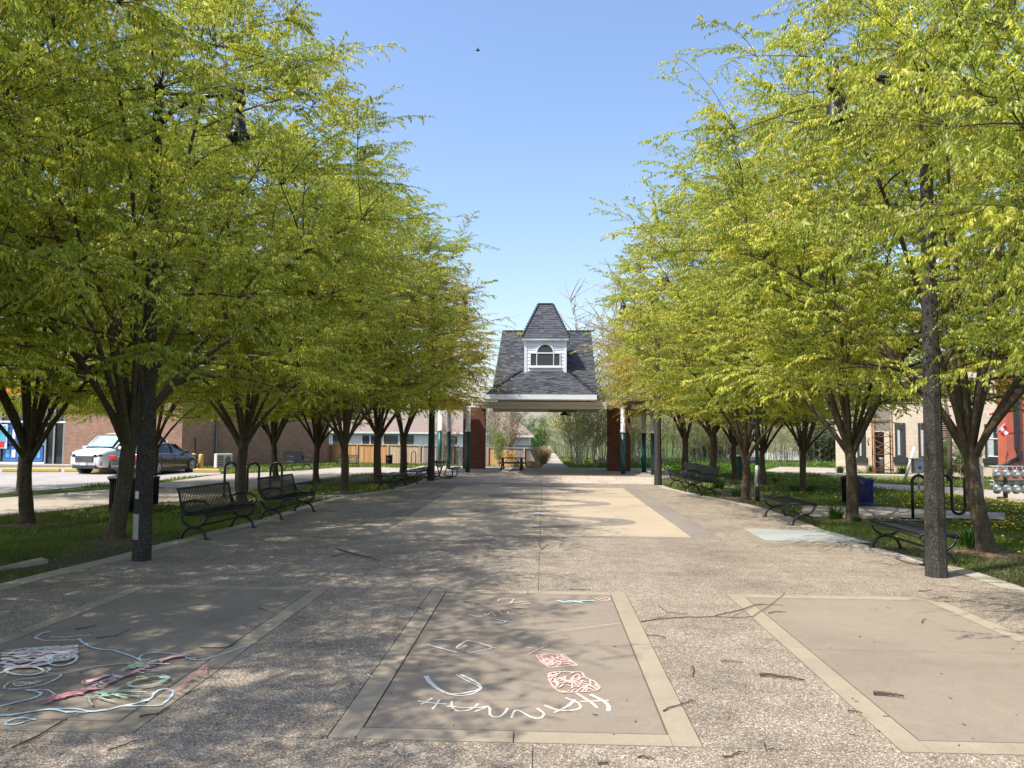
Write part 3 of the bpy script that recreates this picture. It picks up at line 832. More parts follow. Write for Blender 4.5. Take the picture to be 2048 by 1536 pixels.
# ---------------- background woods
def make_shrub(seed, H, Rc, ns, nleaf, leafL, cols, upright=True, stem_r=.026, base_r=.9, zlo=.5, side=16):
    r = np.random.default_rng(seed)
    a = r.uniform(0, 2 * PI, ns); b = r.uniform(0, base_r, ns)
    P0 = np.column_stack([b * np.cos(a), b * np.sin(a), np.full(ns, -.05)])
    a2 = a + r.uniform(-.5, .5, ns); rr = Rc * r.uniform(0, 1, ns) ** .6
    P2 = np.column_stack([rr * np.cos(a2), rr * np.sin(a2), H * r.uniform(.6, 1.0, ns)])
    P1 = (P0 + P2) / 2; P1[:, :2] = P0[:, :2] * (.7) + P2[:, :2] * (.25 if upright else .5); P1 += r.normal(0, .12, P1.shape)
    K = 8; C = bez(P0, P1, P2, K)
    RR = np.linspace(1, .15, K)[None] * (stem_r * r.uniform(.5, 1.4, ns))[:, None]
    V1, F1 = tubes(C, RR, 4)
    # side shoots
    si = r.integers(0, ns, ns * side); ti = r.uniform(.2, .95, ns * side)
    k = (ti * (K - 1)); lo = k.astype(int).clip(0, K - 2); fr = (k - lo)[:, None]
    B = C[si, lo] * (1 - fr) + C[si, lo + 1] * fr
    D = nrm(np.column_stack([r.normal(0, 1, len(B)), r.normal(0, 1, len(B)), r.uniform(.3, 1.4, len(B))]))
    L = r.uniform(.4, 1.3, (len(B), 1)) * H / 6
    E = B + D * L
    SC_ = bez(B, (B + E) / 2 + np.array([0, 0, .05]), E, 3)
    V2, F2 = tubes(SC_, np.broadcast_to(np.array([[.011, .008, .005]]) * (stem_r / .022), SC_.shape[:2]), 3)
    li = r.integers(0, len(B), nleaf); tl = r.uniform(.1, 1.05, (nleaf, 1))
    LB = B[li] * (1 - tl) + E[li] * tl + r.normal(0, .08, (nleaf, 3))
    ok = LB[:, 2] > zlo * r.uniform(.3, 1, nleaf); LB = LB[ok]; q = len(LB)
    LD = nrm(r.normal(0, 1, (q, 3)) + np.array([0, 0, -.3]))
    LL = leafL * r.uniform(.6, 1.4, q)
    V3, F3 = leaf_quads(LB, LD, LL, LL * .5, r)
    pc = r.integers(0, len(cols), q); col = np.array(cols)[pc] * r.uniform(.7, 1.25, (q, 1))
    V = np.vstack([V1, V2]); F = np.vstack([F1, F2 + len(V1)])
    wood = np_mesh('stems', V, F, ['thicket_wood'], parent='mesh')
    fol = np_mesh('foliage', V3, F3, ['leaf'], tint=col, parent='mesh') if q else None
    return wood, fol
PALE = [(.52, .58, .20), (.62, .64, .26), (.44, .50, .17), (.62, .57, .30)]
DRAB = [(.42, .34, .20), (.38, .40, .18), (.48, .40, .24)]
DARK = [(.03, .07, .015), (.06, .12, .02), (.02, .045, .012)]
MIDG = [(.08, .19, .02), (.12, .25, .03), (.05, .12, .015)]
T_A = make_shrub(1, 7.0, 1.9, 12, 3600, .085, PALE)
T_B = make_shrub(2, 6.0, 2.2, 11, 3400, .085, PALE + DRAB[:1])
T_C = make_shrub(3, 9.0, 3.0, 11, 5000, .11, DRAB + PALE[:1], stem_r=.04)
T_D = make_shrub(4, 3.0, 1.5, 22, 8000, .09, DARK, False, zlo=.1)
T_E = make_shrub(5, 3.2, 1.4, 16, 7000, .10, MIDG, False, zlo=.1)
T_F = make_shrub(6, 10.5, 3.2, 8, 0, .08, PALE, stem_r=.06, base_r=.5, side=60)
T_G = make_shrub(7, 6.0, 2.4, 9, 5000, .09, [(.34, .16, .09), (.30, .20, .12), (.40, .24, .13)], False, stem_r=.04, base_r=.25, side=30, zlo=1.5)
T_H = make_shrub(8, 3.4, 1.3, 7, 2600, .09, [(.24, .32, .08), (.32, .36, .10)], False, stem_r=.02, base_r=.06, zlo=1.0)
T_I = make_shrub(9, .9, .8, 120, 9000, .05, [(.45, .33, .19), (.52, .40, .24)], False, stem_r=.006, base_r=.4, side=3, zlo=0)
def shrub(name, label, cat, x, y, v, s, rz, sz=None, group=None):
    t = thing(name, label, cat, (x, y, -.04), rz, group); t.scale = (s, s, sz or s)
    place_mesh('stems', v[0], t)
    if v[1]: place_mesh('foliage', v[1], t)
    return t
rr = random.Random(8)
# thicket right of the trail, beyond the pavilion
TH = [((1150, 929), T_A, 1.0), ((1172, 933), T_B, 1.05), ((1200, 934), T_A, 1.1), ((1228, 934), T_B, 1.1), ((1255, 933), T_A, 1.0), ((1282, 934), T_B, .95), ((1310, 933), T_A, 1.05),
      ((1338, 932), T_B, 1.0), ((1366, 931), T_A, 1.0), ((1395, 931), T_B, 1.05), ((1424, 931), T_A, .95), ((1452, 930), T_B, .95),
      ((1128, 913), T_A, 1.15), ((1145, 918), T_B, 1.2), ((1163, 918), T_A, 1.2), ((1118, 905), T_C, .9), ((1190, 916), T_C, .85), ((1270, 916), T_C, .8), ((1320, 916), T_C, .8)]
ORD = ['first', 'second', 'third', 'fourth', 'fifth', 'sixth', 'seventh', 'eighth', 'ninth', 'tenth', 'eleventh', 'twelfth', 'thirteenth', 'fourteenth', 'fifteenth', 'sixteenth', 'seventeenth']
rank = {}
for row, nm in ((sorted(TH[:12], key=lambda q: q[0]), 'front'), (sorted(TH[12:], key=lambda q: q[0]), 'rear')):
    for k, q in enumerate(row): rank[q[0]] = (ORD[k], nm)
for i, ((px, py), v, s) in enumerate(TH):
    x, y = gt(px, py)
    shrub('sapling', '%s pale sapling clump from the left, %s row, thicket right of trail' % rank[(px, py)], 'shrub', x, y, v, s, rr.uniform(0, 6), None, 'sapling thicket right of the trail')
# tall bare trees
for (px, py, s, lab) in ((1212, 921, 1.35, 'tall leafless tree rising right of the pavilion roof'), (1262, 921, 1.0, 'second leafless tree behind the yellow-green crowns, right of the pavilion roof'), (992, 919, .62, 'leafless dark-branched tree seen under the pavilion beam, left')):
    x, y = gt(px, py); shrub('leafless_tree', lab, 'tree', x, y, T_F, s, rr.uniform(0, 6))
x, y = gt(1008, 924); shrub('budding_tree', 'tree with rusty red buds beside the hip roof seen through the pavilion', 'tree', x, y, T_G, .92, 1.0)
x, y = gt(998, 934); shrub('young_tree', 'thin young tree with fresh leaves in front of the wooden fence', 'tree', x, y, T_H, .85, 2.0)
x, y = gt(884, 929); shrub('young_tree', 'thin budding tree behind the teal posts, left of the brick pier', 'tree', x, y, T_G, .55, .4)
x, y = gt(1071, 905); shrub('green_bush', 'bright green bush beside the white house with a brown roof', 'bush', x, y, T_E, 1.15, .4)
x, y = gt(1088, 903); shrub('green_bush', 'darker reddish bush at the left side of the trail', 'bush', x, y, T_G, .55, 1.4)
# woods either side of the trail in the distance
far_spec = []
for i in range(11):
    far_spec.append((-16 + i * 2.6 + rr.uniform(-.8, .8), 92 + rr.uniform(-6, 16), T_C, rr.uniform(.42, .52)))
for i in range(6):
    far_spec.append((4 + i * 3 + rr.uniform(-1, 1), 84 + rr.uniform(0, 20), T_C, rr.uniform(.7, .85)))
far_spec.sort(key=lambda q: q[0] / q[1])
for k, (x, y, v, s) in enumerate(far_spec):
    shrub('wood_tree', ORD[k] + ' drab budding tree from the left, far wood behind the pavilion', 'tree', x, y, v, s, rr.uniform(0, 6), None, 'far wood at the end of the trail')
# dark and mixed shrubs behind the right lawn
DS = [((1440, 927), T_D, 1.2), ((1462, 925), T_D, 1.25), ((1486, 928), T_B, .8), ((1515, 930), T_B, .8), ((1545, 931), T_A, .7), ((1575, 931), T_B, .75), ((1605, 930), T_B, .75), ((1632, 932), T_D, 1.0), ((1652, 932), T_D, 1.0), ((1500, 922), T_C, .8), ((1560, 922), T_C, .8), ((1620, 922), T_C, .8), ((1408, 928), T_D, .9)]
DS.sort(key=lambda q: q[0]); nd = ns_ = -1
for i, ((px, py), v, s) in enumerate(DS):
    nd += v is T_D; ns_ += v is not T_D
    x, y = gt(px, py)
    if v is T_D: shrub('dark_bush', ORD[nd] + ' dark evergreen bush from the left at the back of the right lawn', 'bush', x, y, v, s, rr.uniform(0, 6), None, 'dark bushes at the back of the right lawn')
    else: shrub('sapling', ORD[ns_] + ' thin budding sapling from the left, at the back of the right lawn', 'shrub', x, y, v, s, rr.uniform(0, 6), None, 'saplings at the back of the right lawn')
for (px, s, lab) in ((1905, .62, 'leafy green bush against the beige building, right of the right pole'), (1935, .5, 'smaller green bush just left of the thick forked trunk')):
    x, y = gt(px, 957); shrub('green_bush', lab, 'bush', x, y, T_E, s, rr.uniform(0, 6))
x, y = gt(1084, 927); shrub('ornamental_grass', 'tan dry ornamental grass clump at the end of the fence', 'grass clump', x, y, T_I, .8, 0, 1.05)
x, y = gt(1088, 915); shrub('ornamental_grass', 'tan dry ornamental grass farther along the trail', 'grass clump', x, y, T_I, .9, 2, 1.0)
# ground cover at the thicket foot
n = 14000; P = np.column_stack([rng.uniform(3.2, 24, n), rng.uniform(43.5, 50, n)])
for h in HARD: P = P[~inpoly(P, h)]
B = np.column_stack([P, rng.uniform(-.03, .35, len(P)) * np.clip(fbm(P, .9, 3) + .7, .1, 1.5)]); D = nrm(rng.normal(0, 1, B.shape) + np.array([0, 0, .8]))
V, F = leaf_quads(B, D, rng.uniform(.08, .2, len(B)), rng.uniform(.04, .09, len(B)), rng)
g = rng.uniform(0, 1, (len(B), 1)); col = np.array([.10, .22, .02]) * (1 - g) + np.array([.20, .34, .05]) * g
np_mesh('ground_cover', V, F, ['leaf'], tint=col, kind='stuff', label='bright green weeds along the foot of the thicket')

# daylily clumps
def make_clump(seed, n, h, w):
    r = np.random.default_rng(seed); a = r.uniform(0, 2 * PI, n); b = w * .35 * r.uniform(0, 1, n)
    P0 = np.column_stack([b * np.cos(a), b * np.sin(a), np.full(n, -.05)])
    L = h * r.uniform(.6, 1.1, n); out = w * r.uniform(.2, .9, n)
    P2 = P0 + np.column_stack([np.cos(a) * out, np.sin(a) * out, L * .75]); P1 = P0 + np.column_stack([np.cos(a) * out * .3, np.sin(a) * out * .3, L])
    C = bez(P0, P1, P2, 5)
    s = np.column_stack([-np.sin(a), np.cos(a), np.zeros(n)])[:, None] * (np.array([.9, 1, .8, .5, .05]) * .011)[None, :, None]
    V = np.stack([C - s, C + s], 2).reshape(-1, 3)
    i = np.arange(n)[:, None]; k = np.arange(4)[None]
    b0 = (i * 5 + k) * 2
    F = np.stack([b0, b0 + 1, b0 + 3, b0 + 2], -1).reshape(-1, 4)
    g = r.uniform(0, 1, (n, 1)); c = np.array([.03, .09, .012]) * (1 - g) + np.array([.09, .19, .03]) * g
    return np_mesh('daylily', V, F, ['grass_blade'], tint=np.repeat(c, 4, 0), parent='mesh')
CL = [make_clump(3, 130, .5, .42), make_clump(4, 100, .38, .36)]
for (px, py, k, s, lab) in ((1438, 976, 0, 1.15, 'tall daylily clump beside the nearer backed bench on the right'), (1474, 992, 1, 1.0, 'low dark daylily clump left of the multi-stemmed tree, at the paving edge'),
                            (1590, 985, 1, 1.1, 'daylily clump left of the mid-lawn tree'), (1622, 985, 1, 1.1, 'daylily clump right of the mid-lawn tree'), (1552, 966, 1, .9, 'small daylily clump behind the thin green post'),
                            (1672, 1038, 0, .95, 'daylily clump at the foot of the tree before the blue bin'), (1938, 1092, 0, .95, 'daylily clump between the right pole and the thick forked trunk'), (1712, 1043, 1, .7, 'pale low weed just right of the tree before the blue bin'),
                            (1742, 944, 0, 1.1, 'iris leaves at the base of the beige building below its left window'), (1680, 946, 0, 1.1, 'iris leaves at the left corner of the beige building'), (1805, 950, 0, 1.35, 'iris leaves at the foot of the leaning white pole')):
    x, y = gt(px, py); o = place_mesh('daylily_clump', CL[k], None, label=lab, category='plant'); o.location = (x, y, -.03); o.scale = (s,) * 3; o.rotation_euler = (0, 0, px)
# dandelions
P = np.vstack([np.column_stack([rng.uniform(7.5, 16, 3200), rng.uniform(17.5, 31, 3200)]), np.column_stack([rng.uniform(5.4, 14, 130), rng.uniform(11.5, 21, 130)]), np.column_stack([rng.uniform(-9, -5.2, 120), rng.uniform(21, 33, 120)])])
el = np.interp(P[:, 1], [p[1] for p in LEFT_EDGE], [p[0] for p in LEFT_EDGE]) - .15; er = np.interp(P[:, 1], [p[1] for p in RIGHT_EDGE], [p[0] for p in RIGHT_EDGE]) + .15
ok = (P[:, 0] < el) | (P[:, 0] > er)
for h in HARD: ok &= ~inpoly(P, h)
P = P[ok]; dens = fbm(P, .9, 12); ok = (rng.uniform(-.5, 1, len(P)) < dens + .35) & ((P[:, 0] > P[:, 1] * .50 - 1.2) | (rng.uniform(0, 1, len(P)) < .12)); P = P[ok]
m = len(P); a = np.arange(6) * PI / 3; rad = rng.uniform(.02, .034, m)
z = rng.uniform(.03, .10, m)
V = np.stack([P[:, None, 0] + np.cos(a)[None] * rad[:, None], P[:, None, 1] + np.sin(a)[None] * rad[:, None], np.broadcast_to(z[:, None], (m, 6))], -1)
ctr = np.column_stack([P, z + .02])
V = np.concatenate([V, ctr[:, None]], 1).reshape(-1, 3)
F = (np.arange(m)[:, None, None] * 7 + np.array([[j, (j + 1) % 6, 6] for j in range(6)])[None]).reshape(-1, 3)
np_mesh('dandelions', V, F, ['dandelion'], kind='stuff', label='yellow dandelion flowers scattered over the right lawn')
# soil rings round the trunks
for i, (x, y, r_) in enumerate(list(SOIL)):
    r = random.Random(i); pts = [(x + math.cos(a) * r_ * r.uniform(.75, 1.25), y + math.sin(a) * r_ * r.uniform(.75, 1.25)) for a in [2 * PI * k / 14 for k in range(14)]]
    m_ = MB('soil'); m_.add([(x, y, .045)] + [(a, b, -.037) for a, b in pts], [(0, k + 1, (k + 1) % 14 + 1) for k in range(14)], 0, True)
    m_.build('soil_mound', kind='structure')
# ================================================================== PAVILION
pav = thing('pavilion', 'open pavilion with grey shingled roof, white cupola and brick piers spanning the plaza end', 'pavilion', PO, PRZ)
PI_ = PM.inverted()
def LOC(px, py): return PI_ @ G(px, py)
for px, py, lab in ((947, 938.5, 'left brick pier'), (1238, 943.5, 'right brick pier')):
    p = LOC(px, py)
    MB('pier_brick').bbox((-.6, -.3, 0), (.6, .3, 3.35)).build('brick_pier', pav).location = (p.x, p.y + .3, .03)
# round posts, teal below and white above
for px, py in ((879, 936), (897, 938.5), (935, 945.5), (1246, 950), (1288, 945.5), (1306, 951)):
    p = LOC(px, py)
    m = MB('green_steel', 'white_paint')
    m.lathe([(.115, 0), (.115, 2.02)], 14, 0)
    o = m.build('post', pav); o.location = (p.x, p.y, .03)
    c = MB('white_paint').lathe([(.14, 2.02), (.14, 2.14), (.115, 2.15), (.115, 3.3)], 14).build('post_sleeve', o)
# roof: main gable (ridge along local x)
def locY(d): return d
E_Y, E_Z = -3.7, 3.78      # eave line (local y, z)
RG_Y, RG_Z = 3.15, 7.72    # ridge
HW_E, HW_R = 2.5, 2.5
cx = .06
def shingled(m, a0, a1, b1, b0, th=.03, dx=.24, ex=.14, seed=0, mi=0):
    """rows of tabs on the quad a0->a1 (bottom edge) up to b0->b1 (top edge)"""
    a0, a1, b1, b0 = map(Vector, (a0, a1, b1, b0)); r = random.Random(seed)
    n = (a1 - a0).cross(b0 - a0).normalized()
    H_ = ((b0 + b1) / 2 - (a0 + a1) / 2).length; rows = max(1, int(H_ / ex))
    for i in range(rows):
        t0, t1 = i / rows, (i + 1.12) / rows
        l0 = a0.lerp(b0, t0); r0 = a1.lerp(b1, t0); l1 = a0.lerp(b0, min(1, t1)); r1 = a1.lerp(b1, min(1, t1))
        wd = (r0 - l0).length; k = max(1, int(wd / dx)); off = r.random()
        cuts = sorted(set([0.0, 1.0] + [min(1, max(0, (j + off * .9 + r.uniform(-.15, .15)) / k)) for j in range(k)]))
        for u, v in zip(cuts[:-1], cuts[1:]):
            if v - u < 1e-4: continue
            th_ = th * r.choice((.5, .9, 1.4)); g = .004 / max(wd, .1)
            p = [l0.lerp(r0, u + g) + n * th_, l0.lerp(r0, v - g) + n * th_, l1.lerp(r1, v - g) + n * .006, l1.lerp(r1, u + g) + n * .006]
            q = [l0.lerp(r0, u + g), l0.lerp(r0, v - g)]
            m.add(p + q, [(0, 1, 2, 3), (4, 5, 1, 0), (4, 0, 3), (5, 2, 1)], mi)
roofb = MB('dark_slate')
X0, X1 = cx - HW_E, cx + HW_E
def roofpt(x, y):
    t = (y - E_Y) / (RG_Y - E_Y); return E_Z + t * (RG_Z - E_Z)
BY = RG_Y + (RG_Y - E_Y)
roofb.slabq([(X0, E_Y, E_Z), (X1, E_Y, E_Z), (cx + HW_R, RG_Y, RG_Z), (cx - HW_R, RG_Y, RG_Z)], .14)
roofb.slabq([(cx + HW_R, BY, E_Z), (cx - HW_R, BY, E_Z), (cx - HW_R, RG_Y + .01, RG_Z), (cx + HW_R, RG_Y + .01, RG_Z)], .14)
roof = roofb.build('roof', pav)
m = MB('shingle')
shingled(m, (X0, E_Y - .02, E_Z), (X1, E_Y - .02, E_Z), (cx + HW_R, RG_Y, RG_Z), (cx - HW_R, RG_Y, RG_Z), seed=1)
shingled(m, (cx + HW_R, BY, E_Z), (cx - HW_R, BY, E_Z), (cx - HW_R, RG_Y, RG_Z), (cx + HW_R, RG_Y, RG_Z), seed=2, dx=.6, ex=.3)
m.build('shingles', roof, kind='stuff')
rc = MB('shingle')
for i in range(18): rc.box((cx - HW_R + .15 + i * .29, RG_Y, RG_Z + .03), (.27, .22, .04))
rc.build('ridge_cap', roof, kind='stuff')
# gable walls white
m = MB('siding_white')
for sx, x in ((-1, cx - HW_R + .28), (1, cx + HW_R - .28)):
    m.add([(x - .03, E_Y + .5, E_Z - .35), (x - .03, BY - .5, E_Z - .35), (x - .03, RG_Y, RG_Z - .3), (x + .03, E_Y + .5, E_Z - .35), (x + .03, BY - .5, E_Z - .35), (x + .03, RG_Y, RG_Z - .3)],
          [(0, 2, 1), (3, 4, 5), (0, 3, 5, 2), (1, 2, 5, 4), (0, 1, 4, 3)])
m.build('gable_wall', pav)
# front hip apron below the cupola
HY, HZ = -4.15, 3.80
A0 = (cx - 2.75, HY, HZ); A1 = (cx + 2.42, HY, HZ); B0 = (cx - 1.16, -1.72, 5.02); B1 = (cx + 1.16, -1.72, 5.02)
B0 = (cx - 1.17, -1.55, roofpt(0, -1.55) + .09); B1 = (cx + 1.12, -1.55, roofpt(0, -1.55) + .09)
hb = MB('dark_slate')
hb.add([A0, A1, B1, B0, (A0[0], -3.6, 3.75), (A1[0], -3.6, 3.75), (A1[0], -3.3, 3.85), (A0[0], -3.3, 3.85)], [(0, 1, 2, 3), (1, 6, 2), (0, 3, 7), (0, 7, 6, 1)])
apron = hb.build('hip_apron', pav)
m = MB('shingle'); shingled(m, A0, A1, B1, B0, seed=5)
m.build('shingles', apron, kind='stuff')
hc = MB('shingle')
for P_, Q_ in ((A0, B0), (A1, B1)):
    P_ = Vector(P_); Q_ = Vector(Q_)
    for i in range(16):
        t = (i + .5) / 16; c = P_.lerp(Q_, t) + Vector((0, 0, .045)); hc.box(c, (.24, .16, .03), 0, math.atan2(Q_.y - P_.y, Q_.x - P_.x))
hc.build('hip_cap', apron, kind='stuff')
# fascia / gutter, beam, soffit
MB('white_paint').bbox((cx - 2.82, HY - .13, HZ - .22), (cx + 2.44, HY - .02, HZ + .0)).build('fascia', pav)
MB('white_paint').bbox((cx - 2.82, HY - .02, HZ - .24), (cx + 2.44, E_Y + 1.2, HZ - .20)).build('soffit', pav)
bm = MB('beam_paint')
for i, (z0, z1) in enumerate(((3.17, 3.30), (3.31, 3.50))): bm.bbox((cx - 3.0, -3.3 - .01 * i, z0), (cx + 2.95, -3.02, z1))
bm.build('front_beam', pav)
MB('beam_paint').bbox((cx - 3.0, 3.0, 3.17), (cx + 2.95, 3.3, 3.5)).build('rear_beam', pav)
for x in (cx - 3.35, cx + 3.3): MB('beam_paint').bbox((x - .25, -1.6, 3.4), (x + .25, 3.4, 3.60)).build('side_beam', pav)
cl = MB('beam_paint')
for i in range(20): cl.bbox((cx - 3.0, -3.0 + i * .3 + .006, 3.36), (cx + 2.95, -3.0 + i * .3 + .294, 3.38))
cl.build('ceiling_boards', pav, kind='stuff')
# side wings on the posts
for s in (-1, 1):
    wv = MB('beam_paint', 'shingle'); xa = s * 4.2; xb = s * 6.3
    wv.bbox((min(xa, xb), -3.2, 3.2), (max(xa, xb), -3.0, 3.42)); wv.bbox((min(xa, xb), 1.2, 3.2), (max(xa, xb), 1.4, 3.42))
    wv.bbox((s * 6.3 - .1, -3.2, 3.2), (s * 6.3 + .1, 1.4, 3.42)); wv.bbox((min(xa, xb) - .2, -3.5, 3.44), (max(xa, xb) + .2, 1.7, 3.56), 1)
    wv.build('side_canopy', pav)
# light fitting under the beam
MB('trim_dark').bbox((1.08 - .85, -2.2, 3.06), (1.08 + .55, -1.9, 3.13)).build('light_bar', pav)
MB('dark_metal').lathe([(.03, 3.1), (.10, 3.05), (.22, 2.96), (.24, 2.93), (.2, 2.9)], 14, 0, (1.05, -1.4, 0)).build('pendant_fitting', pav)
# cupola
cup = MB('siding_white')
CY0, CY1 = -1.72, .55; CX0, CX1 = cx - 1.03, cx + 1.06; CZ0, CZ1 = 4.9, 6.72
cup.bbox((CX0 + .02, CY0 + .02, CZ0 - .6), (CX1 - .02, CY1, CZ1)); cupo = cup.build('cupola', pav)
for i in range(9):
    z0 = 5.08 + i * .18
    MB('white_paint').add([(CX0 + .03, CY0 - .012, z0), (CX1 - .03, CY0 - .012, z0), (CX1 - .03, CY0 + .018, z0), (CX0 + .03, CY0 + .018, z0), (CX0 + .03, CY0 + .012, z0 + .172), (CX1 - .03, CY0 + .012, z0 + .172), (CX1 - .03, CY0 + .018, z0 + .172), (CX0 + .03, CY0 + .018, z0 + .172)],
        [(0, 1, 5, 4), (0, 3, 2, 1), (1, 2, 6, 5), (0, 4, 7, 3), (4, 5, 6, 7)]).build('siding_board', cupo)
for x0, x1 in ((CX0 - .01, CX0 + .12), (CX1 - .12, CX1 + .01)):
    MB('white_paint').bbox((x0, CY0 - .03, CZ0 + .02), (x1, CY0 + .04, CZ1 - .06)).build('corner_board', cupo)
MB('white_paint').bbox((CX0 - .12, CY0 - .16, CZ1 - .1), (CX1 + .12, CY1 + .12, CZ1 + .02)).build('cornice', cupo)
# palladian window
wz = 5.36; wc = (CX0 + CX1) / 2 - .01
win = MB('white_paint'); fy0, fy1 = CY0 - .06, CY0 + .0
win.bbox((wc - .76, fy0, wz - .05), (wc + .76, fy1, wz)); win.bbox((wc - .76, fy0, wz + .60), (wc + .76, fy1, wz + .66))
for x in (-.76, -.44, .40, .72): win.bbox((wc + x, fy0, wz), (wc + x + .04, fy1, wz + .6))
for k in range(12):
    a0 = PI * k / 12; a1 = PI * (k + 1) / 12
    q = [(wc + math.cos(a) * r_, fy, wz + .66 + math.sin(a) * r_) for fy in (fy0, fy1) for a, r_ in ((a0, .39), (a0, .45), (a1, .45), (a1, .39))]
    win.add(q, [(0, 1, 2, 3), (7, 6, 5, 4), (0, 4, 5, 1), (1, 5, 6, 2), (2, 6, 7, 3), (3, 7, 4, 0)])
wo_ = win.build('window', cupo)
MB('white_paint').bbox((wc - .82, fy0 - .05, wz - .12), (wc + .82, fy1, wz - .05)).build('sill', cupo)
gl = MB('dark_slate')
gy = CY0 - .035
gl.add([(wc - .72, gy, wz), (wc + .72, gy, wz), (wc + .72, gy, wz + .6), (wc - .72, gy, wz + .6)], [(0, 1, 2, 3)])
gl.add([(wc + math.cos(PI * k / 14) * .39, gy, wz + .66 + math.sin(PI * k / 14) * .39) for k in range(15)], [tuple(range(15))])
gl.build('louvre_panel', cupo)
# steep cupola roof
tz = CZ1 + .02; hb = MB('dark_slate')
bx0, bx1, by0, by1 = CX0 - .14, CX1 + .14, CY0 - .18, CY1 + .14
mx, my = (bx0 + bx1) / 2, (by0 + by1) / 2
tx0, tx1, ty0, ty1 = mx - .37, mx + .33, my - .05, my + .05; TZ = 8.62
lo = [(bx0, by0, tz), (bx1, by0, tz), (bx1, by1, tz), (bx0, by1, tz)]; hi = [(tx0, ty0, TZ), (tx1, ty0, TZ), (tx1, ty1, TZ), (tx0, ty1, TZ)]
hb.add(lo + hi, [(0, 1, 5, 4), (1, 2, 6, 5), (2, 3, 7, 6), (3, 0, 4, 7), (4, 5, 6, 7), (3, 2, 1, 0)])
sp = hb.build('spire_roof', cupo)
m = MB('shingle')
for i in range(4):
    j = (i + 1) % 4; shingled(m, lo[i], lo[j], hi[j], hi[i], .025, .26, .15, seed=20 + i)
    P_ = Vector(lo[i]); Q_ = Vector(hi[i])
    for k in range(14): m.box(P_.lerp(Q_, (k + .5) / 14) + Vector((0, 0, .02)), (.12, .12, .1), 0, PI / 4)
m.bbox((tx0 - .04, ty0 - .06, TZ), (tx1 + .04, ty1 + .06, TZ + .06))
m.build('shingles', sp, kind='stuff')

# ================================================================== STORE (left)
cA = Vector((*gt(362, 933.5), 0)); cB = Vector((*gt(657, 922.5), 0)); 
cL = Vector((cA.x - 26, cA.y + .6, 0))
WH = 5.0
store = thing('brick_store', 'brown brick corner store with glass front and parking lot', 'store', (cA.x, cA.y, 0))
def wall_obj(name, P, Q, z0, z1, th, mat, parent, origin):
    d = (Q - P); L = d.length; a = math.atan2(d.y, d.x)
    o = MB(mat).bbox((0, 0, z0), (L, th, z1)).build(name, parent)
    o.location = P - origin; o.rotation_euler = (0, 0, a); return o
sx0 = G(82, 934).x
stf = Vector((sx0, cL.y + (cA.y - cL.y) * .68, 0))
wall_obj('front_wall', stf, cA, -.1, WH, .3, 'store_brick', store, cA)
wall_obj('side_wall', cA + Vector((-.02, .0, 0)), cB, -.1, WH - .006, .3, 'store_brick', store, cA)
wall_obj('back_wall', cB, Vector((cL.x, cB.y + 3, 0)), -.1, WH - .01, .3, 'store_brick', store, cA)
MB('dark_slate').prism([(p.x - cA.x, p.y - cA.y) for p in (cL, cA, cB, Vector((cL.x, cB.y + 3, 0)))], WH - .25, WH - .05).build('roof', store)
wall_obj('roof_edge', stf + Vector((0, -.06, 0)), cA + Vector((.05, -.06, 0)), WH, WH + .14, .3, 'dark_metal', store, cA)
# storefront
sf = thing('x', None, None, (0, 0, 0)); sf.name = 'storefront'; sf.parent = store; sf.location = (stf.x - cA.x, stf.y - cA.y, 0)
def sfb(name, x0, x1, z0, z1, y, mat, th=.06):
    return MB(mat).bbox((x0, y, z0), (x1, y + th, z1)).build(name, sf)
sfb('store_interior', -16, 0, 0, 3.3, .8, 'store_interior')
sfb('sign_band', -16, -.02, 3.36, 4.6, -.05, 'dark_slate', .3)
sfb('orange_stripe', -16, -.62, 3.9, 4.25, -.09, 'orange_sign', .03)
sfb('door_pane', -1.05, -.05, .1, 3.28, .12, 'dark_glass', .02)
for i in range(5):
    x1 = -1.15 - i * 2.6; sfb('window_pane', x1 - 2.5, x1, .12, 3.28, .12, 'window_glass', .02)
for x in (-.06, -.62, -1.1, -3.7, -6.3, -8.9, -11.5): sfb('mullion', x - .05, x + .04, 0, 3.34, .02, 'galvanised')
sfb('transom', -15, -.0, 2.35, 2.45, .0, 'white_paint')
sfb('sill', -15, -1.1, .04, .16, -.02, 'white_paint', .12)
# posters inside the glass: abstract colour blocks
for (x0, x1, z0, z1, mt) in ((-3.4, -2.45, 1.15, 2.25, 'poster_blue'), (-2.4, -1.2, 1.1, 2.1, 'poster_cyan'), (-3.5, -2.3, .2, 1.05, 'poster_blue'), (-2.2, -1.25, .2, 1.0, 'poster_blue')):
    f = sfb('window_poster', x0, x1, z0, z1, .06, mt, .02)
    for k in range(3):
        u = x0 + (x1 - x0) * (.12 + .28 * k)
        MB('white_paint' if k % 2 else 'poster_cyan').bbox((u, .045, z0 + (z1 - z0) * .25), (u + (x1 - x0) * .18, .06, z0 + (z1 - z0) * .75)).build('printed_block', f)
f = sfb('framed_poster', -4.4, -3.25, .9, 2.55 - .3, -.06, 'white_paint', .05)
MB('poster_cyan').bbox((-4.33, -.075, 1.25), (-3.32, -.062, 2.18)).build('printed_block', f); MB('flag_red').bbox((-4.3, -.09, .98), (-3.4, -.078, 1.3)).build('printed_block', f)
MB('pale_concrete').prism([(p.x, p.y) for p in (cL + Vector((0, -1.3, 0)), cA + Vector((-.1, -1.3, 0)), cA + Vector((-.02, 0, 0)), cL)], -.05, .08).build('store_walk', kind='structure')
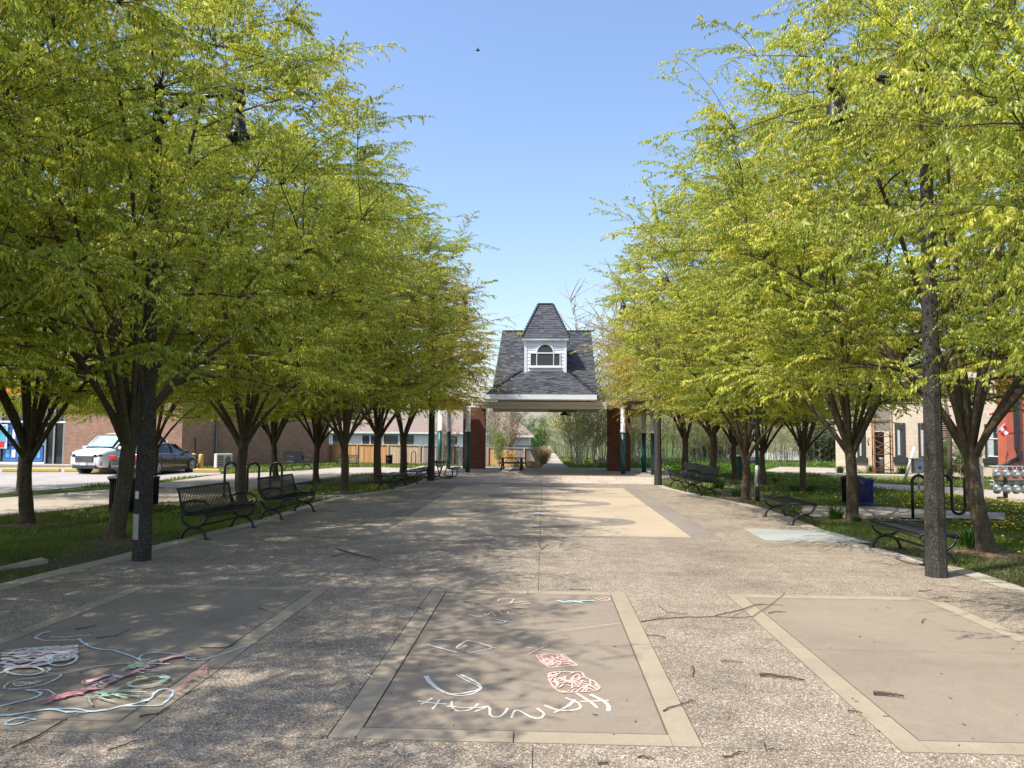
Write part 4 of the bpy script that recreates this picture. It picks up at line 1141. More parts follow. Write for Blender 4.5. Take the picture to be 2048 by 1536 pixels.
# downspout, conduit on the side wall
d = (cB - cA).normalized(); a_ = math.atan2(d.y, d.x); nrmv = Vector((d.y, -d.x, 0))
def on_side(px): # point on side wall at image column px
    best = min(np.linspace(0, 1, 200), key=lambda t: abs(1024 + F_PX * ((CAMM.inverted() @ (cA.lerp(cB, t))).x / -(CAMM.inverted() @ (cA.lerp(cB, t))).z) - px))
    return cA.lerp(cB, best)
p = on_side(430) + nrmv * .08 - cA
MB('trim_dark').tube([p + Vector((0, 0, 4.9)), p + Vector((0, 0, .35)), p + Vector((0, 0, .25)) + nrmv * .2, p + nrmv * .25 + Vector((0, 0, .1))], .06, 8).build('downspout', store)
p = on_side(388) + nrmv * .05 - cA
MB('dark_metal').tube([p + Vector((0, 0, .3)), p + Vector((0, 0, 1.55)), p + Vector((-.5, 0, 1.62)) + nrmv * .05], .025, 6).build('conduit', store)
# AC unit
p = G(446, 938); t = thing('air_conditioner', 'pale outdoor air conditioning unit against the brown brick wall', 'air conditioner', p, a_ + R(-14))
MB('ac_paint').bbox((-.42, -.18, .06), (.42, .18, .80)).build('housing', t, bevel=.02)
MB('dark_metal').bbox((-.38, -.16, 0), (-.28, .16, .06)).bbox((.28, -.16, 0), (.38, .16, .06)).build('foot', t)
m = MB('dark_metal')
m.add([(.18 + .17 * math.cos(2 * PI * k / 20), -.187, .43 + .26 * math.sin(2 * PI * k / 20)) for k in range(20)], [tuple(range(20))]); m.build('fan_opening', t)
m = MB('ac_paint')
for k in range(5): m.tube([(.18 + (.04 + .03 * k) * math.cos(2 * PI * j / 20), -.195, .43 + (.06 + .045 * k) * math.sin(2 * PI * j / 20)) for j in range(21)], .006, 4)
m.build('fan_grille', t)
m = MB('dark_metal')
for k in range(7): m.bbox((-.37, -.19, .15 + k * .085), (-.06, -.181, .19 + k * .085))
m.build('coil_slots', t)
for px, py, h, lab in ((386.5, 941, .86, 'left yellow bollard beside the front of the black car'), (401, 942, .84, 'right yellow bollard, near the downspout')):
    p = G(px, py); t = thing('bollard', lab, 'bollard', p, 0, 'yellow bollards')
    MB('curb_yellow').lathe([(.11, 0), (.11, h - .06), (.09, h - .02), (.04, h)], 14).build('post', t)

# ================================================================== FENCE
fence = thing('wooden_fence', 'board fence of new orange and old grey wooden boards behind the lawn', 'fence', (0, 0, 0))
F0 = Vector((*gt(657, 921.8), 0)); F1 = Vector((*gt(1074, 934), 0))
Lf = (F1 - F0).length; nb = int(Lf / .155); fa = math.atan2((F1 - F0).y, (F1 - F0).x)
bmesh_ = {}
rf = random.Random(2)
for mt in ('fence_new', 'fence_mid', 'fence_old'):
    bmesh_[mt] = MB(mt).bbox((-.072, -.012, -.02), (.072, .012, 1.12)).build('board', fence).data
for o in list(fence.children): bpy.data.objects.remove(o)
for i in range(nb):
    t = (i + .5) / nb; xw = F0.lerp(F1, t)
    px = 1088 + 1540 * xw.x / xw.y
    mt = 'fence_new' if px < 772 else 'fence_mid' if px < 848 else 'fence_old' if px < 978 else 'fence_new' if px < 1034 else 'fence_old'
    o = place_mesh('board', bmesh_[mt], fence); o.location = xw + Vector((0, rf.uniform(-.006, .006), 0)); o.rotation_euler = (rf.uniform(-.01, .01), 0, fa)
    o.scale = (1, 1, rf.uniform(.97, 1.0) * (1.0 if px < 940 else .93))
for i in range(int(Lf / 2.4) + 1):
    xw = F0.lerp(F1, min(1, i * 2.4 / Lf)); o = MB('fence_mid').bbox((-.06, -.10, -.05), (.06, -.02, 1.12)).build('post', fence); o.location = xw
    o.rotation_euler = (0, 0, fa)
for (a, b, z, mt) in ((0, .47, 1.12, 'fence_new'), (.47, .78, 1.13, 'fence_old'), (.78, 1, 1.08, 'fence_old')):
    P_ = F0.lerp(F1, a); Q_ = F0.lerp(F1, b)
    o = MB(mt).bbox((0, -.07, z), ((Q_ - P_).length - .01, .06, z + .05)).build('top_rail', fence); o.location = P_; o.rotation_euler = (0, 0, fa)
# deck rail of the white house just behind
# ================================================================== HOUSES behind the fence
def hip_house(label, x0, x1, y0, y1, zw, zr, over=.25, ridge=(.3, .7), windows=(), group=None):
    t = thing('house', label, 'house', ((x0 + x1) / 2, y0, 0)); ox, oy = (x0 + x1) / 2, y0
    wv = MB('siding_white'); wv.bbox((x0 - ox, 0, -.1), (x1 - ox, y1 - oy, zw)); wall = wv.build('wall', t)
    m = MB('siding_white'); n = int((x1 - x0) / .4)
    for i in range(n): m.bbox((x0 - ox + i * .4, -.022, .0), (x0 - ox + i * .4 + .05, .0, zw))
    m.build('batten', wall, kind='stuff')
    a = (x0 - ox - over, -over, zw); b = (x1 - ox + over, -over, zw); c = (x1 - ox + over, y1 - oy + over, zw); d = (x0 - ox - over, y1 - oy + over, zw)
    rx0 = x0 - ox + (x1 - x0) * ridge[0]; rx1 = x0 - ox + (x1 - x0) * ridge[1]; ym = (y1 - oy) / 2
    e = (rx0, ym, zr); f = (rx1, ym, zr)
    rm = MB('roof_brown'); rm.add([a, b, c, d, e, f], [(0, 1, 5, 4), (1, 2, 5), (2, 3, 4, 5), (3, 0, 4), (3, 2, 1, 0)])
    rf_ = rm.build('roof', t)
    MB('white_paint').bbox((a[0], -over - .05, zw - .12), (b[0], -over, zw + .02)).build('gutter', rf_)
    for (u, v, z0, z1) in windows:
        wn = MB('white_paint').bbox((u - ox - .06, -.07, z0 - .06), (v - ox + .06, -.025, z1 + .06)).build('window', t)
        MB('window_glass').bbox((u - ox, -.085, z0), (v - ox, -.072, z1)).build('pane', wn)
    return t
Y1 = 60
def X_(px, Y): return AT(px, 880, Y).x
def Z_(py, Y, px=1024): return AT(px, py, Y).z
hip_house('low white house with dark windows behind the wooden fence, left of the brick pier', X_(640, Y1), X_(972, Y1), Y1, Y1 + 9, Z_(866, Y1), Z_(838, Y1 + 4.5), .25, (.2, .85),
          [(X_(a, Y1), X_(b, Y1), Z_(890, Y1), Z_(c, Y1)) for a, b, c in ((666, 678, 872), (725, 739, 873), (742, 756, 873), (768, 796, 872), (800, 828, 871), (900, 915, 872))])
hip_house('white house with brown hip roof seen through the pavilion', X_(1010, 58), X_(1058, 58), 58, 65, Z_(871, 58), Z_(843, 61.5), .35, (.42, .5))
hip_house('white gabled house wing left of the hip roof seen through the pavilion', X_(955, 62), X_(1003, 62), 62, 68, Z_(866, 62), Z_(842, 65), .3, (.3, .9), [(X_(984, 62), X_(990, 62), Z_(888, 62), Z_(872, 62))])
MB('trim_dark').bbox((X_(1012, 52), 52, Z_(893, 52)), (X_(1073, 52), 52.06, Z_(891, 52))).build('deck_rail', None, label='dark deck rail between the fence and the hip-roofed house', category='railing')
# white shed / house beyond right saplings
hip_house('white building glimpsed through the saplings at the back of the right lawn', X_(1495, 62), X_(1668, 62), 62, 70, Z_(846, 62), Z_(815, 66), .4, (.2, .8))

# ================================================================== RIGHT BUILDINGS
rb = thing('beige_building', 'beige block building with tall dark-framed windows beyond the right lawn', 'building', (0, 0, 0))
bL = Vector((*gt(1672, 941), 0)); bR = Vector((*gt(2012, 956), 0)); 
rb.location = bL
d = bR - bL; Lb = d.length; ba = math.atan2(d.y, d.x)
body = MB('block_brick').bbox((0, 0, -.1), (Lb + 1.2, 7, 5.6)).build('wall', rb); body.rotation_euler = (0, 0, ba)
MB('dark_slate').bbox((-.2, -.2, 5.6), (Lb + .2, 7.2, 5.75)).build('roof', rb).rotation_euler = (0, 0, ba)
def col_on(P, Q, px):
    best = None
    for t in np.linspace(-.1, 1.2, 1300):
        c = CAMM.inverted() @ P.lerp(Q, t); u = 1024 + F_PX * c.x / -c.z
        if best is None or abs(u - px) < best[0]: best = (abs(u - px), t, c)
    return best[1]
def zat(P, Q, t, py):
    p = P.lerp(Q, t); return AT(1024 + F_PX * (CAMM.inverted() @ p).x / -(CAMM.inverted() @ p).z, py, p.y).z
for (pa, pb, yt, yb, ys) in ((1716, 1733, 846, 915, 924), (1792, 1813, 846, 914, 925), (1839, 1861, 846, 916, 926), (1972, 2010, 848, 917, 927)):
    ta = col_on(bL, bR, pa) * Lb; tb = col_on(bL, bR, pb) * Lb; tm = (ta + tb) / 2 / Lb
    zt = zat(bL, bR, tm, yt); zb = zat(bL, bR, tm, yb); zs = zat(bL, bR, tm, ys)
    fr = MB('trim_dark')
    fr.bbox((ta, -.06, zb), (ta + .09, -.002, zt)); fr.bbox((tb - .13, -.06, zb), (tb, -.002, zt)); fr.bbox((ta + .13, -.06, zt - .35), (tb - .13, -.002, zt)); fr.bbox((ta + .13, -.06, zb), (tb - .13, -.002, zb + .08))
    w_ = fr.build('window', rb); w_.rotation_euler = (0, 0, ba)
    MB('window_glass').bbox((ta + .13, -.03, zb + .08), (tb - .13, -.02, zt - .35)).build('pane', w_)
    MB('curtain').bbox((ta + .15, -.045, zb + .1), (ta + .15 + (tb - ta - .3) * .45, -.031, zt - .37)).build('curtain', w_)
    if pa > 1900: MB('white_paint').bbox((ta + .13, -.07, zb + .08), (tb - .13, -.03, zb + .13)).bbox((ta + .13, -.07, zb + .95), (tb - .13, -.03, zb + 1.0)).bbox((tb - .17, -.07, zb + .13), (tb - .13, -.03, zb + 1.0)).build('sash', w_)
    MB('trim_dark').bbox((ta - .1, -.13, zs), (tb + .1, -.002, zb - .004)).build('sill', rb).rotation_euler = (0, 0, ba)
# red building to the right
e0 = Vector((*gt(2016, 962), 0)); 
red = thing('red_building', 'red painted building with dark downspout at the right edge', 'building', e0)
MB('red_wall').bbox((0, 0, -.1), (9, .7, 6.4)).build('wall', red)
pj = MB('dark_slate').bbox((-.05, -.012, 2.18), (9, -.001, 2.2)); pj.build('panel_joint', red)
MB('dark_slate').bbox((-.2, -.2, 6.4), (9.2, .9, 6.6)).build('roof', red)
dx_ = AT(2031, 850, e0.y).x - e0.x
zt = lambda py: AT(2031, py, e0.y).z
MB('trim_dark').bbox((dx_ - .1, -.16, zt(898)), (dx_ + .1, -.02, 6.4)).bbox((dx_ - .02, -.17, zt(922)), (dx_ + .18, -.02, zt(902))).tube([(dx_ + .05, -.1, zt(915)), (dx_ - .55, -.12, zt(929)), (dx_ - .95, -.12, zt(931))], .08, 6).build('downspout', red)
# wall lamp shade + flags
for px, py, a, lab in ((1984, 832, -.35, 'small red and white flag, upper left of the two by the red building'), (2008, 862, .75, 'red and white flag hanging at the corner of the red building')):
    p = AT(px, py, e0.y - .6); t = thing('flag', lab, 'flag', p)
    M4 = Matrix.Rotation(a, 4, 'Y'); s = .12 if px < 2000 else .19
    for k, (mt, z0, z1) in enumerate((('flag_red', .5, 1.5), ('flag_white', -.5, .5), ('flag_red', -1.5, -.5))):
        f = MB(mt); vs = []; fs = []
        for i in range(9):
            x = -1 + 2 * i / 8
            for z in (z0, z1): vs += [(x * s, .12 * s * math.sin(x * 4 + z), z * s * .75)]
        for i in range(8): fs.append((2 * i, 2 * i + 2, 2 * i + 3, 2 * i + 1))
        f.add(vs, fs, 0, True, M4); f.build('stripe', t)
    MB('white_paint').tube([M4 @ Vector((-s * 1.02, 0, -s * 1.5)), M4 @ Vector((-s * 1.02, 0, s * 1.4))], .012, 5).build('flag_pole', t)
# rusty lattice frame
p = G(1766, 950.5); t = thing('lattice_frame', 'rusty iron lattice tower frame with a grey board standing before the beige building', 'lattice frame', p, R(-14))
sx = .42; hh = 3.4
for x in (-sx, sx):
    for y in (-.3, .3): MB('rust_metal').box((x, y, hh / 2), (.055, .055, hh)).build('upright', t)
m = MB('rust_metal')
for z in (.25, 1.05, 1.95, 2.75):
    for y in (-.3, .3):
        m.tube([(-sx, y, z), (sx, y, z + .04)], .018, 5)
    for x in (-sx, sx): m.tube([(x, -.3, z), (x, .3, z)], .018, 5)
m.build('cross_bars', t)
for k, z in enumerate((.3, 1.05, 1.35, 1.95)):
    MB('rust_metal').tube([(-sx, -.32, z), (sx, -.32, z + .45)], .016, 5).tube([(sx, -.34, z), (-sx, -.34, z + .45)], .016, 5).build('diagonal_brace', t)
MB('deck_wood').bbox((-.36, -.26, 2.25), (.36, -.2, 3.35)).build('grey_board', t)
m = MB('dark_metal'); m.bbox((-.35, -.2, .1), (.05, .1, 2.2)); m.build('dark_panel', t)
MB('galvanised').lathe([(.1, 0), (.1, .8), (.12, .82), (.12, .9)], 10, 0, (-.1, -.25, 0)).build('post_sleeve', t)
MB('rust_metal').tube([(-.62, 0, 1.5), (-.68, 0, 1.7), (-.62, 0, 1.9)], .035, 6).build('hook', t)
# leaning white pole
a = G(1809, 963); b = AT(1829, 894, a.y - .4)
t = thing('leaning_pole', 'white pole leaning diagonally in front of the beige building', 'pole', a); MB('white_paint').tube([(0, 0, 0), b - a], .06, 8).build('pole', t)
# utility box on a post
a = G(1838, 978); t = thing('utility_box', 'grey metal utility box on a short post behind the right bicycle rack', 'utility box', a, 0)
MB('galvanised').tube([(0, 0, 0), (0, 0, .62)], .04, 8).build('post', t)
MB('galvanised').bbox((-.22, -.12, .6), (.22, .14, 1.13)).build('box', t, bevel=.02)
MB('trim_dark').tube([(-.05, -.14, .86), (0, -.15, .78), (.05, -.14, .86)], .02, 6).build('latch', t)
MB('galvanised').bbox((-.25, -.15, 1.13), (.25, .17, 1.17)).build('lid', t)
# brick chimney stack (weathered) and old tree stem beside it
a = G(1889, 955); t = thing('brick_chimney', 'weathered rough brick chimney stack behind the right speckled pole', 'chimney', a, R(-14))
rb_ = random.Random(4)
bme = None
for i in range(22):
    for j in range(2):
        for k in range(2):
            if bme is None:
                o = MB('rust_metal').box((0, 0, 0), (.26, .24, .085)).build('brick', t); bme = o.data; o.data.materials[0] = M['pier_brick'].copy(); 
            else: o = place_mesh('brick', bme, t)
            o.location = (-.14 + j * .28 + rb_.uniform(-.03, .03) + (.07 if i % 2 else -.07), -.1 + k * .25 + rb_.uniform(-.04, .03), .8 + i * .105); o.rotation_euler = (0, 0, rb_.uniform(-.08, .08))
MB('deck_wood').bbox((-.3, -.2, 0), (.3, .3, .75)).build('base_block', t)
a = G(1899, 962); t = thing('leaning_tree', 'grey leaning tree stem between the pole and the leafy bush', 'tree trunk', a)
MB('bark').tube([(0, 0, -.05), (.03, 0, 1.2), (.1, .1, 2.6), (-.02, .2, 3.8)], [.13, .11, .1, .06], 9).build('trunk', t)
# gas meter bank
a = G(1986, 1001); gm = thing('gas_meter_bank', 'bank of grey gas meters and pipes on posts before the red building', 'gas meters', a)
for x in (-.28, .42, 1.1): MB('galvanised').bbox((x - .035, .05, -.04), (x + .035, .12, 1.1)).build('post', gm)
for z in (1.08, .62, .5): MB('galvanised').tube([(-.05, .08, z), (1.3, .08, z)], .035, 8).build('manifold_pipe', gm)
for j, z in enumerate((.86, .38)):
    for i in range(4):
        x = .12 + i * .3
        t2 = MB('galvanised').lathe([(.045, z - .16), (.1, z - .13), (.11, z), (.1, z + .1), (.045, z + .13)], 12, 0, (x, -.02, 0)).bbox((x - .1, -.14, z - .08), (x + .1, -.04, z + .07)).build('gas_meter', gm)
        MB('galvanised').tube([(x - .06, 0, z + .1), (x - .06, .02, z + .2), (x - .06, .07, z + .22)], .018, 6).tube([(x + .06, 0, z + .1), (x + .06, .02, z + .2)], .018, 6).build('riser', t2)
        MB('white_paint').bbox((x - .05, -.152, z - .03), (x + .05, -.141, z + .04)).build('dial', t2)
MB('trim_dark').bbox((.38, -.02, 0), (.46, .04, .95)).build('frame_strut', gm)
MB('pale_concrete').bbox((.18, -.06, -.06), (.34, .1, .12)).bbox((.5, -.05, -.06), (1.2, .1, .04)).build('concrete_foot', gm)
# ================================================================== LAMP POSTS
def lamp_post(label, x, y, side, plate=False):
    t = thing('lamp_post', label, 'lamp post', (x, y, 0), R(8) if side > 0 else R(-14), 'speckled lamp posts with pendant lamps')
    H_ = 7.6
    prof = [(.155, 0), (.150, .4), (.118, 3.2), (.075, H_)]
    m = MB('speckled_pole'); m.lathe(prof, 8, 0, smooth=False); pole = m.build('pole', t)
    # arm from pole top to pendant
    s = side
    ca = t.rotation_euler.z; iv = Matrix.Rotation(-ca, 4, 'Z')
    W = lambda v: iv @ Vector(v)
    m = MB('black_metal')
    m.tube([W(q) for q in ((0, 0, 7.0), (s * .25, 0, 7.35), (s * .7, 0, 7.57), (s * 1.2, 0, 7.60), (s * 1.34, 0, 7.58))], [.045, .04, .036, .03, .03], 8)
    m.tube([W(q) for q in ((0, 0, 7.62), (s * .6, 0, 7.60), (s * 1.34, 0, 7.63))], .025, 6)
    m.build('arm', t)
    MB('black_metal').lathe([(.10, 6.9), (.11, 7.1), (.08, 7.2), (.08, 7.7), (.10, 7.72), (.05, 7.8), (.02, 7.92)], 12).build('collar', t)
    c = W((s * 1.36, 0, 0))
    head = MB('black_metal')
    head.lathe([(.02, 7.92), (.055, 7.84), (.075, 7.76), (.08, 7.62), (.10, 7.56), (.11, 7.46), (.07, 7.40), (.045, 7.34), (.05, 7.28)], 14, 0, c)
    head.lathe([(.05, 7.28), (.09, 7.24), (.11, 7.16), (.12, 7.04), (.15, 6.96), (.19, 6.90), (.19, 6.87)], 16, 0, c)
    lh = head.build('lantern', t)
    MB('dark_glass').lathe([(.15, 6.90), (.14, 6.82), (.09, 6.76), (.02, 6.74)], 14, 0, c).build('globe', lh)
    if plate:
        def on(name, a, z0, z1, w_, mt):
            # plate on the pole face whose outward normal has angle a
            rr_ = .150 * math.cos(PI / 8)
            f = Matrix.Rotation(a, 4, 'Z')
            o = MB(mt).bbox((rr_ + .0, -w_ / 2, z0), (rr_ + .012, w_ / 2, z1), 0, f).build(name, pole); return o
        on('access_plate', R(-90 - 45 + 22.5) - .0, .34, .74, .10, 'steel_plate')
        k = MB('poster_cyan'); 
        o = on('sticker', R(-90 - 45 + 22.5), .98, 1.10, .06, 'plate_white')
    return t
x, y = gt(283, 1120); LP1 = lamp_post('left speckled lamp pole with a steel access plate, beside the backed bench', x, y, 1, True)
x, y = gt(1873, 1153); lamp_post('right speckled lamp pole in front of the backless bench', x, y, -1)
x, y = gt(862, 961.5); lamp_post('far left lamp pole standing by the picnic table', x, y, 1)
x, y = gt(1316, 970.5); lamp_post('far right lamp pole left of the two backed benches', x, y, -1)

# ================================================================== BENCHES
def slat_mesh(backed):
    """one slat following the seat profile, side view y (0 front .. back), z"""
    if backed:
        pr = [(.02, .385), (-.01, .41), (.0, .437), (.05, .447), (.16, .435), (.30, .425), (.42, .425), (.475, .45), (.51, .52), (.545, .66), (.575, .80), (.59, .86), (.615, .875), (.63, .86)]
    else:
        pr = [(.03, .39), (-.01, .41), (-.015, .44), (.02, .462), (.10, .452), (.22, .437), (.34, .437), (.46, .452), (.54, .462), (.575, .44), (.57, .41), (.53, .39)]
    m = MB('black_metal'); w_ = .0125; th = .007
    pts = [Vector((0, y, z)) for y, z in pr]; vs = []; fs = []
    for i, p in enumerate(pts):
        t = (pts[min(i + 1, len(pts) - 1)] - pts[max(i - 1, 0)]).normalized(); n_ = Vector((0, -t.z, t.y))
        vs += [p + Vector((-w_, 0, 0)) + n_ * th / 2, p + Vector((w_, 0, 0)) + n_ * th / 2, p + Vector((w_, 0, 0)) - n_ * th / 2, p + Vector((-w_, 0, 0)) - n_ * th / 2]
        if i:
            b = 4 * i
            for j in range(4): fs.append((b - 4 + j, b - 4 + (j + 1) % 4, b + (j + 1) % 4, b + j))
    m.add(vs, fs, 0, False); return m
def arc(c, r, a0, a1, n, sx=1.0, sz=1.0): return [(0, c[0] + r * sx * math.cos(a0 + (a1 - a0) * i / n), c[1] + r * sz * math.sin(a0 + (a1 - a0) * i / n)) for i in range(n + 1)]
def make_bench(backed, Lb=1.75):
    t = thing('park_bench', 'x', 'bench')
    n = 34; o0 = slat_mesh(backed).build('slat', t); 
    for i in range(n):
        o = o0 if i == 0 else place_mesh('slat', o0.data, t)
        o.location = (-Lb / 2 + .04 + (Lb - .08) * i / (n - 1), 0, 0)
    D_ = .6 if not backed else .5
    for x in (-Lb / 2, Lb / 2):
        m = MB('black_metal'); c = .27 if backed else .28
        lo = arc((c, .0), .23, PI, 0, 12, 1.0, .92)                       # lower arch
        lo = [(0, c - .25, .0)] + lo + [(0, c + .25, .0)]
        m.tube([(x, p[1], p[2] + .0) for p in lo], .024, 8)
        up = arc((c, .42), .23, PI + .1, 2 * PI - .1, 12, 1.05, .9)
        m.tube([(x, p[1], p[2]) for p in up], .021, 8)
        m.tube([(x, c - .1, .213), (x, c + .1, .213)], .03, 8)
        for yy in (c - .25, c + .25): m.bbox((x - .035, yy - .04, 0), (x + .035, yy + .04, .02))
        f = m.build('end_frame', t)
        rm = MB('black_metal')
        if backed:
            rm.tube([(x, .02, .41), (x, .05, .44), (x, .3, .42), (x, .44, .42), (x, .49, .47), (x, .54, .66), (x, .58, .84), (x, .61, .88)], .019, 6)
            ar = [(x, .52, .62), (x, .40, .66), (x, .24, .68), (x, .10, .665), (x, .0, .60), (x, -.02, .52), (x, .04, .46), (x, .10, .47), (x, .11, .51), (x, .08, .53), (x, .06, .51)]
            MB('black_metal').tube(ar, .017, 7).build('armrest', t)
            MB('black_metal').tube([(x, .5, .6), (x, .46, .5), (x, .38, .45), (x, .2, .44), (x, .1, .45)], .014, 6).build('arm_loop', t)
        else:
            rm.tube([(x, .0, .41), (x, .02, .45), (x, .28, .43), (x, .54, .45), (x, .56, .41)], .02, 6)
        rm.build('side_rail', t)
    MB('black_metal').tube([(-Lb / 2, .27, .215), (Lb / 2, .27, .215)], .02, 8).build('stretcher', t)
    MB('black_metal').tube([(-Lb / 2, .0, .41), (Lb / 2, .0, .41)], .017, 8).build('front_rail', t)
    if backed: MB('black_metal').tube([(-Lb / 2, .61, .865), (Lb / 2, .61, .865)], .02, 8).build('top_rail', t)
    else: MB('black_metal').tube([(-Lb / 2, .56, .41), (Lb / 2, .56, .41)], .017, 8).build('rear_rail', t)
    return t
BB = make_bench(True); BF = make_bench(False)
used = set()
def put_bench(proto, label, near, far, face, shift=.0, group='black metal benches along the plaza', s=1.08):
    """near/far: ground points of the front feet at both ends; face +1 looks toward +x"""
    o = proto if id(proto) not in used else copy_tree(proto); used.add(id(proto))
    d = (far - near); c = (near + far) / 2
    a = math.atan2(d.y, d.x)
    # local x runs along the bench, local -y is the front
    if face > 0: rz = a; off = Vector((math.sin(a), -math.cos(a), 0))
    else: rz = a + PI; off = Vector((-math.sin(a), math.cos(a), 0))
    o.rotation_euler = (0, 0, rz); o.location = c - off * 0.0 + Vector((0, 0, .004)); o.scale = (s,) * 3
    o['label'] = label; o['group'] = group; return o
put_bench(BB, 'nearer black backed bench right of the left lamp pole', G(417, 1079.5), G(509, 1055.5), 1)
put_bench(BB, 'second black backed bench on the left, in front of the wavy rack', G(570, 1039), G(627, 1024), 1)
put_bench(BB, 'nearer black backed bench on the right, beside a tall daylily clump', G(1395, 991), G(1373, 984.5), -1)
put_bench(BB, 'farther black backed bench on the right, nearest the far pole', G(1362, 979), G(1343, 974), -1)
put_bench(BB, 'far black backed bench on the lawn strip against the brown brick wall', G(596, 941), G(617, 939), 1)
put_bench(BF, 'black backless bench in front of the right lamp pole and forked tree', G(1847, 1133), G(1736, 1094), -1)
put_bench(BF, 'black backless bench between the pale patch and the right cross path', G(1580, 1050), G(1528, 1032.5), -1)
put_bench(BF, 'nearer black backless bench on the left, before the picnic table', G(790, 978), G(812, 972), 1)
put_bench(BF, 'farther black backless bench on the left, touching the picnic table end', G(838, 967), G(856, 962), 1)
p = G(672, 932); put_bench(BB, 'far black bench on the grass in front of the orange fence boards', p, p + Vector((1.2, -.2, 0)), 1, s=.72)

# ================================================================== PICNIC TABLES
def picnic(label, p, rz, s=1.0):
    t = thing('picnic_table', label, 'picnic table', p, rz, 'picnic tables', s)
    L = 1.8
    for i in range(5): MB('brown_plank').bbox((-L / 2, -.37 + i * .15, .72), (L / 2, -.235 + i * .15, .76)).build('table_plank', t)
    for sg in (-1, 1):
        for k in range(2): MB('brown_plank').bbox((-L / 2, sg * (.62 + k * .15) - .065, .43), (L / 2, sg * (.62 + k * .15) + .065, .47)).build('seat_plank', t)
        for x in (-L / 2 + .3, L / 2 - .3):
            m = MB('black_metal')
            m.tube([(x, sg * .32, .71), (x, sg * .22, .45), (x, sg * .12, .12), (x, sg * .2, .035), (x, sg * .35, .03), (x, sg * .6, .03), (x, sg * .70, .08), (x, sg * .72, .25), (x, sg * .7, .42)], .026, 8)
            m.build('leg', t)
            MB('black_metal').tube([(x, sg * .56, .42), (x, sg * .84, .42)], .02, 6).build('seat_bracket', t)
    for x in (-L / 2 + .3, L / 2 - .3): MB('black_metal').tube([(x, -.34, .70), (x, .34, .70)], .02, 6).tube([(x, 0, .7), (x * .3, 0, .3)], .014, 5).build('cross_bar', t)
    return t
p = G(875, 957); picnic('picnic table with brown planks beside the far left lamp pole', (p.x, p.y + .6, 0), R(86), .97)
p = G(1023.5, 942); t = thing('picnic_table', 'dark picnic table seen side on under the pavilion roof', 'picnic table', (p.x, p.y + .4, .03), R(-3), 'picnic tables')
for i in range(4): MB('brown_plank').bbox((-.72, -.28 + i * .145, .62), (.72, -.15 + i * .145, .66)).build('table_plank', t)
for sg in (-1, 1):
    MB('brown_plank').bbox((-.72, sg * .58 - .12, .36), (.72, sg * .58 + .12, .40)).build('seat_plank', t)
    for x in (-.5, .5):
        MB('black_metal').tube([(x, sg * .15, .61), (x, sg * .62, .0)], .045, 6).build('leg', t)
for x in (-.5, .5):
    MB('black_metal').tube([(x, -.6, .34), (x, .6, .34)], .03, 6).build('cross_bar', t)
    MB('black_metal').tube([(x * .95, 0, .3), (x * .35, 0, .6)], .018, 6).build('diagonal_brace', t)

# ================================================================== BINS
def slat_bin(label, px, py, r_, h, mat, lid=None, group='slatted litter bins'):
    p = G(px, py); p.y += r_ * .9; p.x *= (1 + r_ * .9 / p.y)
    t = thing('litter_bin', label, 'litter bin', p, 0, group)
    MB('trim_dark').lathe([(r_ * .86, .04), (r_ * .86, h * .93)], 20).build('liner', t)
    n = 30; o0 = None
    for i in range(n):
        a = 2 * PI * i / n
        if o0 is None:
            o0 = MB(mat).tube([(r_, 0, .05), (r_, 0, h * .84), (r_ * 1.04, 0, h * .91), (r_ * 1.13, 0, h * .965)], r_ * .072, 4, 0, False, squash=.3).build('slat', t); o = o0
        else: o = place_mesh('slat', o0.data, t)
        o.rotation_euler = (0, 0, a)
    for z, k in ((.08, 1.0), (h * .965, 1.13)):
        MB(mat).tube([(r_ * k * math.cos(2 * PI * j / 24), r_ * k * math.sin(2 * PI * j / 24), z) for j in range(25)], .018, 6).build('rim', t)
    if lid: MB(lid).lathe([(r_ * 1.18, h * .97), (r_ * 1.2, h), (r_ * .9, h * 1.05), (r_ * .5, h * 1.08), (r_ * .45, h * 1.06)], 24).build('lid', t)
    return t
slat_bin('blue slatted litter bin beside the right cross path', 1724, 1012, .30, .79, 'blue_paint')
slat_bin('black litter bin mostly hidden behind the tree and the blue bin', 1706, 1009, .29, .79, 'black_metal', 'trim_dark')
slat_bin('black litter bin with pale round lid between the leaning tree and left pole', 256, 1027, .42, .88, 'black_metal', 'galvanised')
slat_bin('second black litter bin showing right of the left speckled pole', 296, 1013, .24, .80, 'black_metal', None)
slat_bin('small far black litter bin on the grass in front of the wooden fence', 778, 929, .19, .56, 'black_metal', 'trim_dark')
p = G(1481, 957); t = thing('green_box', 'green metal box post half hidden behind a tree on the right lawn', 'utility box', p)
MB('green_paint').bbox((-.14, -.14, 0), (.16, .14, .95)).build('body', t, bevel=.02); MB('green_paint').bbox((-.18, -.18, .95), (.2, .18, 1.02)).build('cap', t)
p = G(1507, 934); t = thing('covered_grill', 'dark covered box with a sloped lid at the back of the right lawn', 'box', p)
MB('trim_dark').add([(-.4, 0, 0), (.4, 0, 0), (.4, .5, 0), (-.4, .5, 0), (-.5, 0, .4), (.45, 0, .45), (.45, .5, .45), (-.5, .5, .4), (-.1, .25, .62), (.4, .25, .6)],
    [(0, 1, 5, 4), (1, 2, 6, 5), (2, 3, 7, 6), (3, 0, 4, 7), (4, 5, 9, 8), (5, 6, 9), (6, 7, 8, 9), (7, 4, 8)]).build('cover', t)

